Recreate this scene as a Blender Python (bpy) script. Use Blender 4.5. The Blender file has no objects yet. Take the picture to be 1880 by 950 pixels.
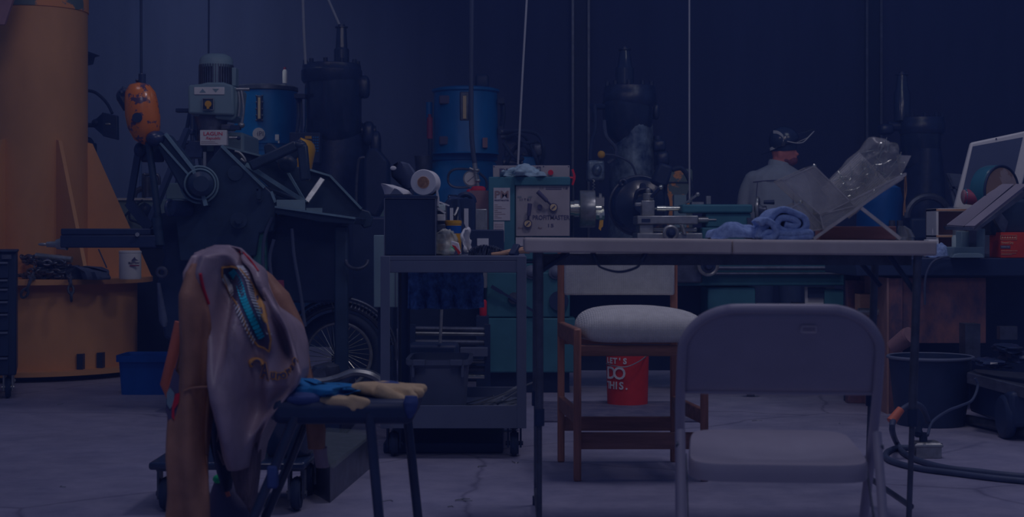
import bpy, math, random
from mathutils import Vector, Matrix, noise
from math import sin, cos, pi, radians, sqrt

SC = bpy.context.scene
COL = SC.collection
random.seed(7)
FOC, CX, HY, HC = 2800.0, 940.0, 430.0, 0.90      # focal length in pixels, vanishing point, camera height

# ------------------------------------------------------------------ camera, blue ambient fill, lamps, exposure
cd = bpy.data.cameras.new('camera'); cam = bpy.data.objects.new('camera', cd); COL.objects.link(cam)
cam.location = (0, 0, HC); cam.rotation_euler = (pi/2, 0, 0)
cd.sensor_width = 36; cd.lens = FOC/1880*36
cd.shift_y = -(475-HY)/1880
cd.clip_end = 100
cd.dof.use_dof = True; cd.dof.focus_distance = 7.6; cd.dof.aperture_fstop = 5.6
SC.camera = cam

w = bpy.data.worlds.new('world'); SC.world = w; w.use_nodes = True
w.node_tree.nodes['Background'].inputs[0].default_value = (0.20, 0.32, 0.95, 1)  # even blue ambient, added to lift the blacks
w.node_tree.nodes['Background'].inputs[1].default_value = 0.092

def lamp(name, loc, target, size, power, color, sy=None, spread=0):
    l = bpy.data.lights.new(name, 'AREA'); l.shape = 'RECTANGLE'; l.size = size; l.size_y = sy or size
    l.energy = power; l.color = color
    if spread: l.spread = radians(spread)
    o = bpy.data.objects.new(name, l); COL.objects.link(o); o.location = loc
    o.rotation_euler = (Vector(target)-Vector(loc)).to_track_quat('-Z', 'Y').to_euler()
    return o
lamp('ceiling_light', (1.1, 5.7, 4.5), (1.0, 5.7, 0), 0.9, 17, (.9, .88, 1.25), .7)
lamp('ceiling_light', (-.2, 1.6, 4.6), (.2, 4.6, .6), 1.6, 14, (.9, .88, 1.25))  # added front fill for surfaces facing the camera
lamp('ceiling_light', (-2.2, 6.6, 4.4), (-2.6, 9.2, 1.2), 1.0, 5.5, (.95, .86, 1.2))
lamp('ceiling_light', (-3.0, 12.0, 4.6), (-3.0, 14.5, 1.2), 1.2, 8, (.8, .9, 1.2), None, 85)
lamp('ceiling_light', (2.4, 9.2, 4.4), (2.0, 12, 0.8), 1.2, 4.5, (.8, .9, 1.2))
lamp('ceiling_light', (3.3, 6.2, 4.4), (2.6, 7.8, .9), 1.0, 6, (.95, .9, 1.2))  # added fill to brighten the right-hand bench

SC.view_settings.view_transform = 'Standard'; SC.view_settings.look = 'None'
SC.view_settings.exposure = 0.0; SC.view_settings.gamma = 1.0; SC.view_settings.use_curve_mapping = False

# ------------------------------------------------------------------ materials
EW = (0.105, 0.102, 0.20)
def lin(v):
    v /= 255.0
    return v/12.92 if v <= .04045 else ((v+.055)/1.055)**2.4
def C(r, g, b):                       # paint colour of a thing whose lit side reads (r,g,b)
    c = [lin(v)/e for v, e in zip((r, g, b), EW)]; k = min(1, .86/max(c))
    return tuple(v*k for v in c)
MATS = {}
def mat(name, rgb, rough=.55, metal=0.0, var=.25, scale=9.0, stretch=(1, 1, 1), rgb2=None, spec=.35, bump=.0, thr=None, coat=0):
    m = bpy.data.materials.new(name); m.use_nodes = True; nt = m.node_tree; N = nt.nodes; L = nt.links
    b = N['Principled BSDF']; b.inputs['Roughness'].default_value = rough; b.inputs['Metallic'].default_value = metal
    b.inputs['Specular IOR Level'].default_value = spec; b.inputs['Coat Weight'].default_value = coat
    c = C(*rgb); c2 = C(*rgb2) if rgb2 else tuple(x*(1-var) for x in c)
    tc = N.new('ShaderNodeTexCoord'); mp = N.new('ShaderNodeMapping'); mp.inputs['Scale'].default_value = stretch
    no = N.new('ShaderNodeTexNoise'); no.inputs['Scale'].default_value = scale; no.inputs['Detail'].default_value = 6
    no.inputs['Roughness'].default_value = .65
    cr = N.new('ShaderNodeValToRGB')
    lo, hi = (thr, thr+.03) if thr else (.35, .65)
    cr.color_ramp.elements[0].position = lo; cr.color_ramp.elements[1].position = hi
    cr.color_ramp.elements[0].color = (*c2, 1); cr.color_ramp.elements[1].color = (*c, 1)
    L.new(tc.outputs['Object'], mp.inputs[0]); L.new(mp.outputs[0], no.inputs[0]); L.new(no.outputs[0], cr.inputs[0])
    L.new(cr.outputs[0], b.inputs['Base Color'])
    if bump:
        bp = N.new('ShaderNodeBump'); bp.inputs['Strength'].default_value = bump; bp.inputs['Distance'].default_value = .01
        L.new(no.outputs[0], bp.inputs['Height']); L.new(bp.outputs[0], b.inputs['Normal'])
    MATS[name] = m; return m
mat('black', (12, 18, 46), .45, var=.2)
mat('gloss_black', (12, 18, 46), .22, var=.3, spec=.6, coat=.3)
mat('black_iron', (12, 18, 48), .33, var=.35, bump=.25, scale=14, spec=.7)
mat('worn_iron', (60, 66, 98), .3, .35, rgb2=(16, 24, 56), scale=7, bump=.2, spec=.7)
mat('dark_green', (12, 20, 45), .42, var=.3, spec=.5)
mat('edge_green', (44, 56, 86), .5, var=.3)  # paler than the plates: edge highlights put into the colour
mat('post_green', (20, 46, 64), .5, var=.3)
mat('lathe_green', (20, 43, 70), .5, var=.25, scale=5)
mat('lathe_panel', (64, 60, 86), .5, var=.12)
mat('plate', (74, 71, 102), .4, var=.1)
mat('steel', (66, 66, 92), .3, .6, var=.35, scale=20)
mat('dark_steel', (34, 36, 62), .38, .5, var=.4, scale=16)
mat('bright_steel', (110, 110, 140), .2, .8, var=.2)
mat('cart_grey', (36, 39, 68), .5, var=.1)
mat('mill_grey', (46, 56, 84), .45, var=.1, scale=4)
mat('blue_paint', (2, 42, 98), .4, var=.3, scale=3.5, stretch=(1, 1, .4), spec=.5)
mat('blue_plastic', (2, 30, 92), .45, var=.15)
mat('navy_cover', (2, 28, 78), .6, var=.2)
mat('orange_paint', (84, 58, 51), .5, var=.22, scale=1.6, stretch=(1, 1, .5), spec=.3)
mat('orange_dirty', (92, 58, 46), .6, rgb2=(34, 40, 58), scale=5, thr=.5)
mat('tank_orange', (138, 72, 32), .3, rgb2=(30, 20, 44), scale=13, thr=.42, coat=.4, spec=.6)
mat('yellow', (168, 122, 42), .3, var=.1, coat=.4)
mat('yellow_dull', (128, 92, 40), .5, var=.2)
mat('red', (150, 28, 56), .45, var=.15)
mat('bucket_red', (146, 34, 42), .5, var=.15)
mat('dark_red', (56, 20, 44), .5, var=.2)
mat('box_red', (150, 44, 36), .55, var=.06)
mat('mauve', (60, 44, 66), .55, var=.2)
mat('white_paint', (88, 86, 118), .5, var=.1)
mat('table_white', (78, 72, 96), .45, var=.2, scale=5, bump=.05)
mat('paper', (96, 94, 130), .7, var=.08)
mat('pale_blue', (46, 56, 84), .5, var=.1)
mat('chair_grey', (62, 58, 88), .38, var=.08, spec=.5)
mat('oak', (70, 44, 50), .42, var=.45, scale=7, stretch=(6, 6, .5), spec=.5)
mat('oak_level', (62, 40, 48), .42, var=.45, scale=7, stretch=(.5, 6, 6), spec=.5)
mat('wood_block', (58, 38, 54), .6, var=.3, scale=6, stretch=(.6, 4, 4))
mat('pale_wood', (104, 78, 84), .6, var=.2, scale=8, stretch=(.6, 4, 4))
mat('osb', (54, 34, 48), .7, rgb2=(30, 24, 48), scale=14, stretch=(1, 1, .55))
mat('osb_edge', (60, 44, 60), .7, var=.2)
mat('denim', (34, 52, 104), .8, rgb2=(16, 26, 70), scale=40, bump=.3)
mat('towel_blue', (60, 70, 120), .9, rgb2=(42, 50, 96), scale=70, bump=.5)
mat('rag_blue', (74, 86, 128), .85, var=.3, scale=20, bump=.3)
mat('cap_cloth', (28, 32, 62), .8, var=.3)
mat('leather', (66, 56, 84), .42, var=.22, scale=10, bump=.12, spec=.5)
mat('suede', (70, 48, 54), .6, var=.3, scale=8, bump=.25)
mat('rib_knit', (48, 40, 64), .8, var=.4, scale=12, stretch=(14, 14, .4), bump=.5)
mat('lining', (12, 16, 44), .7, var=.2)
mat('orange_tube', (128, 66, 70), .5, var=.15)
mat('glove_tan', (110, 92, 96), .75, var=.25, scale=14, bump=.4)
mat('glove_blue', (6, 46, 100), .7, var=.2)
mat('glove_navy', (20, 28, 72), .75, var=.2)
mat('shirt', (64, 66, 98), .8, var=.16, scale=7, bump=.25)
mat('trousers', (20, 26, 56), .8, var=.2)
mat('skin', (98, 56, 72), .5, var=.08)
mat('beard', (52, 28, 48), .8, var=.3, scale=60, bump=.5)
mat('rubber', (13, 18, 44), .7, var=.2)
mat('hose', (24, 28, 56), .5, var=.2)
mat('cable_white', (66, 66, 96), .5, var=.1)
mat('ink', (30, 28, 58), .6, var=.1)
mat('ink_brown', (56, 44, 62), .6, var=.1)
mat('ink_light', (120, 104, 110), .6, var=.1)
mat('ink_red', (120, 30, 60), .6, var=.1)
mat('ink_gold', (120, 84, 62), .6, var=.1)
mat('teal', (2, 80, 124), .6, var=.15)
mat('green_cloth', (8, 110, 90), .6, var=.1)
mat('disc_teal', (14, 38, 66), .35, var=.1, coat=.3)
mat('disc_face', (64, 56, 76), .4, rgb2=(54, 42, 52), scale=7, thr=.5)
mat('screen_dark', (30, 34, 64), .3, var=.1)
mat('monitor_white', (96, 94, 128), .4, var=.05)
mat('jar_white', (70, 76, 104), .3, var=.1)
mat('mat_floor', (40, 38, 66), .8, rgb2=(28, 28, 56), scale=12)
mat('shard', (52, 54, 82), .4, .3, var=.5, scale=30)

def weave():
    m = mat('woven', (98, 96, 128), .9, var=.14, scale=30); nt = m.node_tree; N = nt.nodes; L = nt.links
    b = N['Principled BSDF']; tc = N['Texture Coordinate']
    w1 = N.new('ShaderNodeTexWave'); w1.bands_direction = 'X'; w1.inputs['Scale'].default_value = 38
    w2 = N.new('ShaderNodeTexWave'); w2.bands_direction = 'Z'; w2.inputs['Scale'].default_value = 60; w2.inputs['Distortion'].default_value = 1.5
    L.new(tc.outputs['Object'], w1.inputs[0]); L.new(tc.outputs['Object'], w2.inputs[0])
    mm = N.new('ShaderNodeMath'); mm.operation = 'MULTIPLY'; L.new(w1.outputs[1], mm.inputs[0]); L.new(w2.outputs[1], mm.inputs[1])
    bp = N.new('ShaderNodeBump'); bp.inputs['Strength'].default_value = .5; bp.inputs['Distance'].default_value = .004
    L.new(mm.outputs[0], bp.inputs['Height']); L.new(bp.outputs[0], b.inputs['Normal'])
    mx = N.new('ShaderNodeMix'); mx.data_type = 'RGBA'; mx.blend_type = 'MULTIPLY'; mx.inputs[0].default_value = 1
    cr = N.new('ShaderNodeValToRGB'); cr.color_ramp.elements[0].color = (.84, .84, .86, 1); cr.color_ramp.elements[1].color = (1, 1, 1, 1)
    L.new(mm.outputs[0], cr.inputs[0]); src = b.inputs['Base Color'].links[0].from_socket
    L.new(src, mx.inputs[6]); L.new(cr.outputs[0], mx.inputs[7]); L.new(mx.outputs[2], b.inputs['Base Color'])
weave()

def floor_mat():
    m = mat('concrete_floor', (60, 58, 94), .62, var=.2, scale=.9); nt = m.node_tree; N = nt.nodes; L = nt.links
    b = N['Principled BSDF']; tc = N['Texture Coordinate']
    n2 = N.new('ShaderNodeTexNoise'); n2.inputs['Scale'].default_value = 5; n2.inputs['Detail'].default_value = 10; n2.inputs['Roughness'].default_value = .75
    vo = N.new('ShaderNodeTexVoronoi'); vo.feature = 'DISTANCE_TO_EDGE'; vo.inputs['Scale'].default_value = .55
    nd = N.new('ShaderNodeTexNoise'); nd.inputs['Scale'].default_value = 3
    ad = N.new('ShaderNodeMix'); ad.data_type = 'RGBA'; ad.inputs[0].default_value = .12
    L.new(tc.outputs['Object'], nd.inputs[0]); L.new(tc.outputs['Object'], n2.inputs[0])
    L.new(tc.outputs['Object'], ad.inputs[6]); L.new(nd.outputs[1], ad.inputs[7]); L.new(ad.outputs[2], vo.inputs[0])
    cr = N.new('ShaderNodeValToRGB'); cr.color_ramp.elements[0].position = .0; cr.color_ramp.elements[1].position = .006
    cr.color_ramp.elements[0].color = (.62, .62, .66, 1); cr.color_ramp.elements[1].color = (1, 1, 1, 1)
    c2 = N.new('ShaderNodeValToRGB'); c2.color_ramp.elements[0].position = .3; c2.color_ramp.elements[1].position = .7
    c2.color_ramp.elements[0].color = (.66, .68, .76, 1); c2.color_ramp.elements[1].color = (1.12, 1.1, 1.08, 1)
    L.new(vo.outputs[0], cr.inputs[0]); L.new(n2.outputs[0], c2.inputs[0])
    src = b.inputs['Base Color'].links[0].from_socket
    for ramp in (cr, c2):
        mx = N.new('ShaderNodeMix'); mx.data_type = 'RGBA'; mx.blend_type = 'MULTIPLY'; mx.inputs[0].default_value = 1
        L.new(src, mx.inputs[6]); L.new(ramp.outputs[0], mx.inputs[7]); src = mx.outputs[2]
    L.new(src, b.inputs['Base Color'])
floor_mat()
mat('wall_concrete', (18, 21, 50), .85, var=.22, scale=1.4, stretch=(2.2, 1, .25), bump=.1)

def clear_mat(name, alpha, rgb=(120, 130, 165), rough=.15):
    m = mat(name, rgb, rough, var=.3, scale=14, spec=.9, bump=.5); nt = m.node_tree; N = nt.nodes; L = nt.links
    tr = N.new('ShaderNodeBsdfTransparent'); ms = N.new('ShaderNodeMixShader'); ms.inputs[0].default_value = alpha
    L.new(tr.outputs[0], ms.inputs[1]); L.new(N['Principled BSDF'].outputs[0], ms.inputs[2])
    L.new(ms.outputs[0], N['Material Output'].inputs[0])
clear_mat('clear_plastic', .26, (126, 124, 166)); clear_mat('clear_edge', .7, (120, 116, 156)); clear_mat('clear_film', .6, (120, 116, 156)); clear_mat('thin_glass', .1); clear_mat('rough_bag', .55, (96, 96, 124), .4)

def haze_mat():
    m = bpy.data.materials.new('haze'); m.use_nodes = True; nt = m.node_tree; nt.nodes.remove(nt.nodes['Principled BSDF'])
    v = nt.nodes.new('ShaderNodeVolumeScatter'); v.inputs['Color'].default_value = (.20, .34, 1, 1); v.inputs['Density'].default_value = .021
    nt.links.new(v.outputs[0], nt.nodes['Material Output'].inputs['Volume']); MATS['haze'] = m
haze_mat()
# ------------------------------------------------------------------ mesh helpers
def X(px, d): return (px-CX)*d/FOC
def Z(py, d): return HC-(py-HY)*d/FOC
def P(px, py, d): return Vector((X(px, d), d, Z(py, d)))
def S(n, d): return n*d/FOC
def frame(ax):
    ax = Vector(ax).normalized(); u = ax.orthogonal().normalized()
    if abs(ax.z) > .99: u = Vector((1, 0, 0))
    elif abs(ax.z) < .9: u = Vector((0, 0, 1)).cross(ax).normalized()
    return ax, u, ax.cross(u).normalized()
def spline(pts, k=6):
    pts = [Vector(p) for p in pts]; out = []
    for i in range(len(pts)-1):
        p0, p1, p2, p3 = pts[max(0, i-1)], pts[i], pts[i+1], pts[min(len(pts)-1, i+2)]
        for j in range(k):
            t = j/k
            out.append(.5*((2*p1)+(p2-p0)*t+(2*p0-5*p1+4*p2-p3)*t*t+(3*p1-p0-3*p2+p3)*t**3))
    return out+[pts[-1]]
SPLIT = {'bolt_ring': 'bolt', 'control_buttons': 'control_button', 'sight_bolt_rows': 'bolt', 'panel_screws': 'screw', 'box_screws': 'screw', 'rack_legs': 'rack_leg',
         'spokes': 'spoke', 'pleat_seams': 'pleat_seam', 'plate_edge': 'plate_edge', 'arm_edge': 'arm_edge', 'pivot_bolt': 'pivot_bolt', 'lever_knob': 'lever_knob', 'valve_body': 'valve_body',
         'hose_coupling': 'hose_coupling', 'scrap_panel': 'scrap_panel', 'apron': 'apron', 'latch_arm': 'latch_arm', 'anchor_block': 'anchor_block', 'hydraulic_hose': 'hydraulic_hose',
         'feed_pipe': 'feed_pipe', 'strap_anchor': 'strap_anchor', 'under_rail': 'under_rail', 'bed_way': 'bed_way', 'lead_screw': 'lead_screw', 'leg_brace': 'leg_brace', 'drum_rings': 'drum_ring',
         'tie_cord': 'tie_cord', 'latch_lug': 'latch_lug', 'plate_mark': 'plate_mark', 'panel_marks': 'panel_mark', 'tray_edge': 'tray_edge', 'spindle_block': 'spindle_block', 'quill_lever': 'quill_lever',
         'plug_cluster': 'plug', 'band_knob': 'band_knob', 'housing_fitting': 'housing_fitting', 'box_print': 'print', 'profile_mark': 'profile_mark', 'lubricator_line': 'lubricator_line', 'lamp_stem': 'lamp_stem',
         'machine_body': 'machine_body', 'panel_line': 'panel_line', 'cable_tie': 'cable_tie', 'jug_label': 'jug_label', 'sticker': 'sticker', 'bracket_box': 'bracket_box', 'mill': 'mill', 'folding_brace': 'folding_brace', 'cross_bar': 'cross_bar', 'motor_box': 'motor_box', 'leg_collar': 'leg_collar', 'tray_edges': 'tray_edge', 'ribs': 'rib', 'shelf_ribs': 'rib'}
class MB:
    def __init__(s, M=None): s.v = []; s.f = []; s.M = M
    def add(s, vs, fs):
        n = len(s.v)
        s.v += [s.M @ Vector(v) if s.M else Vector(v) for v in vs]
        s.f += [tuple(i+n for i in f) for f in fs]; return s
    def box(s, x0, x1, y0, y1, z0, z1):
        return s.add([(x, y, z) for x in (x0, x1) for y in (y0, y1) for z in (z0, z1)],
                     [(0, 1, 3, 2), (4, 6, 7, 5), (0, 4, 5, 1), (2, 3, 7, 6), (0, 2, 6, 4), (1, 5, 7, 3)])
    def pb(s, x0, y0, x1, y1, d, t, floor=False):     # box whose front face is seen at these pixels, t metres deep
        return s.box(X(x0, d), X(x1, d), d, d+t, 0 if floor else Z(y1, d), Z(y0, d))
    def loft(s, rings, cap=True, close=False):
        n = len(rings[0]); vs = [p for r in rings for p in r]; fs = []
        m = len(rings)
        for i in range(m if close else m-1):
            for j in range(n):
                a = i*n+j; b = i*n+(j+1) % n; i2 = (i+1) % m
                fs.append((a, b, i2*n+(j+1) % n, i2*n+j))
        if cap and not close: fs += [tuple(range(n))[::-1], tuple(range((m-1)*n, m*n))]
        return s.add(vs, fs)
    def lathe(s, base, prof, ax=(0, 0, 1), n=28):
        ax, u, v = frame(ax); base = Vector(base)
        return s.loft([[base+ax*z+(u*cos(2*pi*j/n)+v*sin(2*pi*j/n))*max(r, 1e-4) for j in range(n)] for r, z in prof])
    def cyl(s, p, q, r0, r1=None, n=20):
        p = Vector(p); q = Vector(q); return s.lathe(p, [(r0, 0), (r0 if r1 is None else r1, (q-p).length)], q-p, n)
    def tube(s, pts, r, k=6, n=8, rs=None):
        pts = spline(pts, k) if k > 1 else [Vector(p) for p in pts]
        rings = []; t0 = (pts[1]-pts[0]).normalized(); u = t0.orthogonal().normalized()
        for i, p in enumerate(pts):
            t = (pts[min(i+1, len(pts)-1)]-pts[max(i-1, 0)])
            t = t.normalized() if t.length > 1e-9 else t0
            u = (u-t*u.dot(t)).normalized(); v = t.cross(u)
            rr = r if rs is None else rs[0]+(rs[1]-rs[0])*i/(len(pts)-1)
            rings.append([p+(u*cos(2*pi*j/n)+v*sin(2*pi*j/n))*rr for j in range(n)])
        return s.loft(rings)
    def torus(s, c, ax, R, r, n=36, m=8, a0=0, a1=2*pi):
        ax, u, v = frame(ax); c = Vector(c); full = abs(a1-a0-2*pi) < 1e-6; rings = []
        for i in range(n if full else n+1):
            a = a0+(a1-a0)*i/n; d = u*cos(a)+v*sin(a)
            rings.append([c+d*(R+r*cos(2*pi*j/m))+ax*r*sin(2*pi*j/m) for j in range(m)])
        return s.loft(rings, close=full)
    def bar(s, p, q, w, h, up=(0, 0, 1)):
        p = Vector(p); q = Vector(q); ax = (q-p).normalized(); up = Vector(up)
        if abs(ax.dot(up)) > .98: up = Vector((0, 1, 0))
        a = ax.cross(up).normalized(); b = a.cross(ax).normalized()
        return s.loft([[e+a*i*w/2+b*j*h/2 for i, j in ((-1, -1), (1, -1), (1, 1), (-1, 1))] for e in (p, q)])
    def prism(s, pts, vec):
        vec = Vector(vec); pts = [Vector(p) for p in pts]; return s.loft([pts, [p+vec for p in pts]])
    def pp(s, pts, d, t):                              # outline in pixels at depth d, t metres deep
        return s.prism([P(x, y, d) for x, y in pts], (0, t, 0))
    def ell(s, c, rx, ry, rz, n=20, m=12, e=1.0, ns=0, sd=0):
        c = Vector(c); rings = []
        for i in range(1, m):
            th = pi*i/m; rings.append([])
            for j in range(n):
                a = 2*pi*j/n; f = lambda t: math.copysign(abs(t)**e, t)
                p = Vector((f(sin(th))*f(cos(a)), f(sin(th))*f(sin(a)), f(cos(th))))
                k = 1+ns*noise.noise(p*2.3+Vector((sd, sd*.7, 0))) if ns else 1
                rings[-1].append(c+Vector((p.x*rx*k, p.y*ry*k, p.z*rz*k)))
        return s.loft(rings)
    def rows(s, rows, d, dep, n=28, e=1.0, fold=0, seed=0, k=3):
        """garment-like loft: rows of (y, xl, xr[, depth factor]) in pixels, centred at depth d"""
        rr = []
        for i in range(len(rows)-1):
            a, b = rows[i], rows[i+1]
            for j in range(k):
                t = j/k; rr.append([a[q]+(b[q]-a[q])*t if len(a) > q and len(b) > q else 1 for q in range(4)])
        rr.append(list(rows[-1])+([1] if len(rows[-1]) < 4 else [])); rings = []
        for y, xl, xr, f in rr:
            c = P((xl+xr)/2, y, d); rx = S((xr-xl)/2, d); ring = []
            for j in range(n):
                a = 2*pi*j/n; ff = lambda t: math.copysign(abs(t)**e, t)
                p = Vector((ff(cos(a))*rx, ff(sin(a))*dep*f, 0))
                q = c+p
                w = fold*min(1, f*f)*noise.noise(Vector((q.x*16+seed, q.y*16, q.z*3.2+seed)))*2
                ring.append(q+Vector((p.x*w*.25, math.copysign(1, p.y)*w*dep, w*.004)))
            rings.append(ring)
        return s.loft(rings)
    def pieces(s):
        par = list(range(len(s.v)))
        def find(a):
            while par[a] != a: par[a] = par[par[a]]; a = par[a]
            return a
        for f in s.f:
            for i in f[1:]: par[find(i)] = find(f[0])
        g = {}
        for f in s.f: g.setdefault(find(f[0]), []).append(f)
        out = []
        for fs in g.values():
            ids = sorted({i for f in fs for i in f}); mp = {i: k for k, i in enumerate(ids)}
            q = MB(); q.v = [s.v[i] for i in ids]; q.f = [tuple(mp[i] for i in f) for f in fs]; out.append(q)
        return out
    def build(s, name, m, root=None, bevel=0, label=None, remesh=0, sub=0, ang=38, smooth=True):
        if name in SPLIT:
            nm = SPLIT[name]; ps = s.pieces()
            return [q._build(nm, m, root, bevel, label, remesh, sub, ang, smooth) for q in ps][0]
        return s._build(name, m, root, bevel, label, remesh, sub, ang, smooth)
    def _build(s, name, m, root=None, bevel=0, label=None, remesh=0, sub=0, ang=38, smooth=True):
        o0 = Vector(root.location) if root is not None else Vector((0, 0, 0))
        pr = root
        while pr is not None and pr.parent is not None: pr = pr.parent; o0 += Vector(pr.location)
        me = bpy.data.meshes.new(name); me.from_pydata([tuple(v-o0) for v in s.v], [], s.f)
        import bmesh
        bm = bmesh.new(); bm.from_mesh(me); bmesh.ops.recalc_face_normals(bm, faces=bm.faces); bm.to_mesh(me); bm.free()
        me.materials.append(MATS[m])
        o = bpy.data.objects.new(name, me); COL.objects.link(o); o.parent = root
        if smooth:
            for p in me.polygons: p.use_smooth = True
            if not remesh: me.set_sharp_from_angle(angle=radians(ang))
        if remesh:
            r = o.modifiers.new('r', 'REMESH'); r.mode = 'VOXEL'; r.voxel_size = remesh; r.use_smooth_shade = True
            q = o.modifiers.new('s', 'SMOOTH'); q.iterations = 4; q.factor = .5
        if bevel:
            b = o.modifiers.new('b', 'BEVEL'); b.width = bevel; b.segments = 2; b.limit_method = 'ANGLE'; b.angle_limit = radians(40)
        if sub:
            b = o.modifiers.new('u', 'SUBSURF'); b.levels = b.render_levels = sub
        if label: o['label'] = label
        return o
def thing(name, label, cat, px=CX, d=0, z=0, group=None):
    o = bpy.data.objects.new(name, None); COL.objects.link(o); o.location = (X(px, d) if d else 0, d, z)
    o.empty_display_size = .1; o['label'] = label; o['category'] = cat
    if group: o['group'] = group
    return o
def tag(o, label, cat, group=None):
    o['label'] = label; o['category'] = cat
    if group: o['group'] = group
    return o
def struct(o): o['kind'] = 'structure'; return o
def copy_tree(o, parent=None):
    c = o.copy(); COL.objects.link(c); c.parent = parent
    for ch in list(o.children): copy_tree(ch, c)
    return c
def text(s, px, py, d, hpx, m, root, name='lettering', align='CENTER', wide=1.0, rot=0, bold=0, M=None, shear=0):
    cu = bpy.data.curves.new(name, 'FONT'); cu.body = s; cu.align_x = align; cu.align_y = 'CENTER'
    cu.size = S(hpx, d)/.70; cu.extrude = .0006; cu.offset = bold; cu.resolution_u = 3; cu.shear = shear
    t = bpy.data.objects.new('t', cu); COL.objects.link(t)
    dg = bpy.context.evaluated_depsgraph_get(); me = bpy.data.meshes.new_from_object(t.evaluated_get(dg))
    bpy.data.objects.remove(t)
    T = Matrix.Translation(P(px, py, d)) @ (M or (Matrix.Rotation(pi/2, 4, 'X') @ Matrix.Rotation(rot, 4, 'Z') @ Matrix.Diagonal((wide, 1, 1, 1))))
    o0 = Vector(root.location); pr = root
    while pr.parent is not None: pr = pr.parent; o0 += Vector(pr.location)
    me.transform(Matrix.Translation(-o0) @ T); me.materials.clear(); me.materials.append(MATS[m])
    o = bpy.data.objects.new(name, me); COL.objects.link(o); o.parent = root
    return o

# ================================================================== THE SETTING
struct(MB().box(-14, 14, -1, 14.5, -.1, 0).build('floor', 'concrete_floor'))
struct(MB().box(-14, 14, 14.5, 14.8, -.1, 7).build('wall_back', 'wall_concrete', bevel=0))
def trim(i, x0, x1, m, t):
    struct(MB().box(X(x0, 14.5), X(x1, 14.5), 14.5-t, 14.5, 0, 7).build('trim_%d' % i, m))
trim(1, 1053, 1078, 'black', .05); trim(2, 1049, 1053, 'dark_steel', .09); trim(3, 1078, 1082, 'dark_steel', .09)
trim(4, 1590, 1612, 'black', .05); trim(5, 1586, 1590, 'dark_steel', .09); trim(6, 1612, 1616, 'dark_steel', .09)

# ================================================================== BACK ROW
def tube_stack(r, px, d, y0, ymid, y1, hw0, hw1, hw2):
    b = P(px, y1, d)
    o = MB().lathe(b, [(S(hw2, d), 0), (S(hw2, d), S((y1-ymid)*.9, d)), (S(hw1, d), S(y1-ymid, d)), (S(hw0, d), S(y1-y0-6, d))], n=24).build('guide_tube', 'gloss_black', r)
    MB().lathe(b+Vector((0, 0, S(y1-y0-6, d))), [(S(hw0+3, d), 0), (S(hw0+3, d), S(2, d)), (S(hw0*.7, d), S(2.5, d)), (S(hw0*.7, d), S(6, d))], n=20).build('tube_cap', 'black_iron', r)
    return o
def lid(r, px, d, y0, y1, hw, bolts=10):
    b = P(px, y1, d); h = S(y1-y0, d); R = S(hw, d)
    o = MB().lathe(b, [(R*.93, -.03), (R, 0), (R*1.0, h*.55), (R*.97, h*.62), (R*.95, h*.95), (R*.9, h), (R*.3, h*1.02)], n=40).build('lid_flange', 'black_iron', r)
    m = MB()
    for k in range(bolts):
        a = 2*pi*k/bolts+.2; m.cyl(b+Vector((cos(a)*R*.86, sin(a)*R*.86, h*.9)), b+Vector((cos(a)*R*.86, sin(a)*R*.86, h+.03)), .018, n=6)
    m.build('bolt_ring', 'black', o)

# --- power hammer behind the green machine
d = 12.3; r = thing('power_hammer', 'tall black power hammer rising behind the green bending machine', 'machine', 615, d, group=None)
tube_stack(r, 627, d, 45, 88, 120, 9, 11, 14)
lid(r, 609, d, 118, 146, 56)
MB().lathe(P(612, 262, d), [(S(18, d), -.06), (S(40, d), .0), (S(52, d), .09), (S(52, d), S(118, d))], n=40).build('cylinder', 'gloss_black', r)
MB().loft([[(X(612+q*a, d), d+b*.34+.16, z) for a, b in [(cos(2*pi*j/32), sin(2*pi*j/32)) for j in range(32)]] for q, z in
           ((66, 0), (66, .25), (56, .3), (56, 1.1), (60, 1.45), (64, 1.65), (56, 1.8))]).build('pedestal', 'black_iron', r)
m = MB().ell(P(668, 160, d), S(11, d), .07, S(21, d), e=.6).cyl(P(655, 160, d), P(672, 160, d), .03)
m.ell(P(677, 245, d), S(11, d), .08, S(22, d), e=.7).ell(P(690, 268, d), S(10, d), .07, S(28, d), e=.7).cyl(P(664, 240, d), P(690, 240, d), .04)
m.build('valve_body', 'black_iron', r)
f = MB().pb(531, 243, 588, 300, d-.32, .12).build('control_box', 'black', r, bevel=.01)
m = MB()
for i in range(3):
    for j in range(6): m.pb(574+i*4, 251+j*5, 576.5+i*4, 253.5+j*5, d-.325, .004)
m.build('control_buttons', 'blue_paint', f)
MB().pb(560, 250, 572, 255, d-.324, .003).build('control_label', 'yellow', f)
m = MB().tube([P(546, 178, d-.1), P(548, 215, d-.12), P(545, 244, d-.2)], .014).tube([P(552, 180, d-.1), P(553, 215, d-.12), P(553, 244, d-.2)], .012)
m.pb(540, 172, 560, 180, d-.2, .1); m.build('feed_pipe', 'black', r)
m = MB().tube([P(657, 440, d-.45), P(654, 360, d-.45), P(658, 300, d-.45), P(664, 290, d-.45), P(672, 290, d-.45)], .012).build('control_rod', 'dark_steel', r)
m = MB().prism([P(x, y, d-.5) for x, y in ((668, 292), (676, 274), (690, 270), (712, 296), (712, 360), (690, 400), (668, 390))], (0, .3, 0)).build('tool_arm', 'black', r, bevel=.02)

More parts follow.
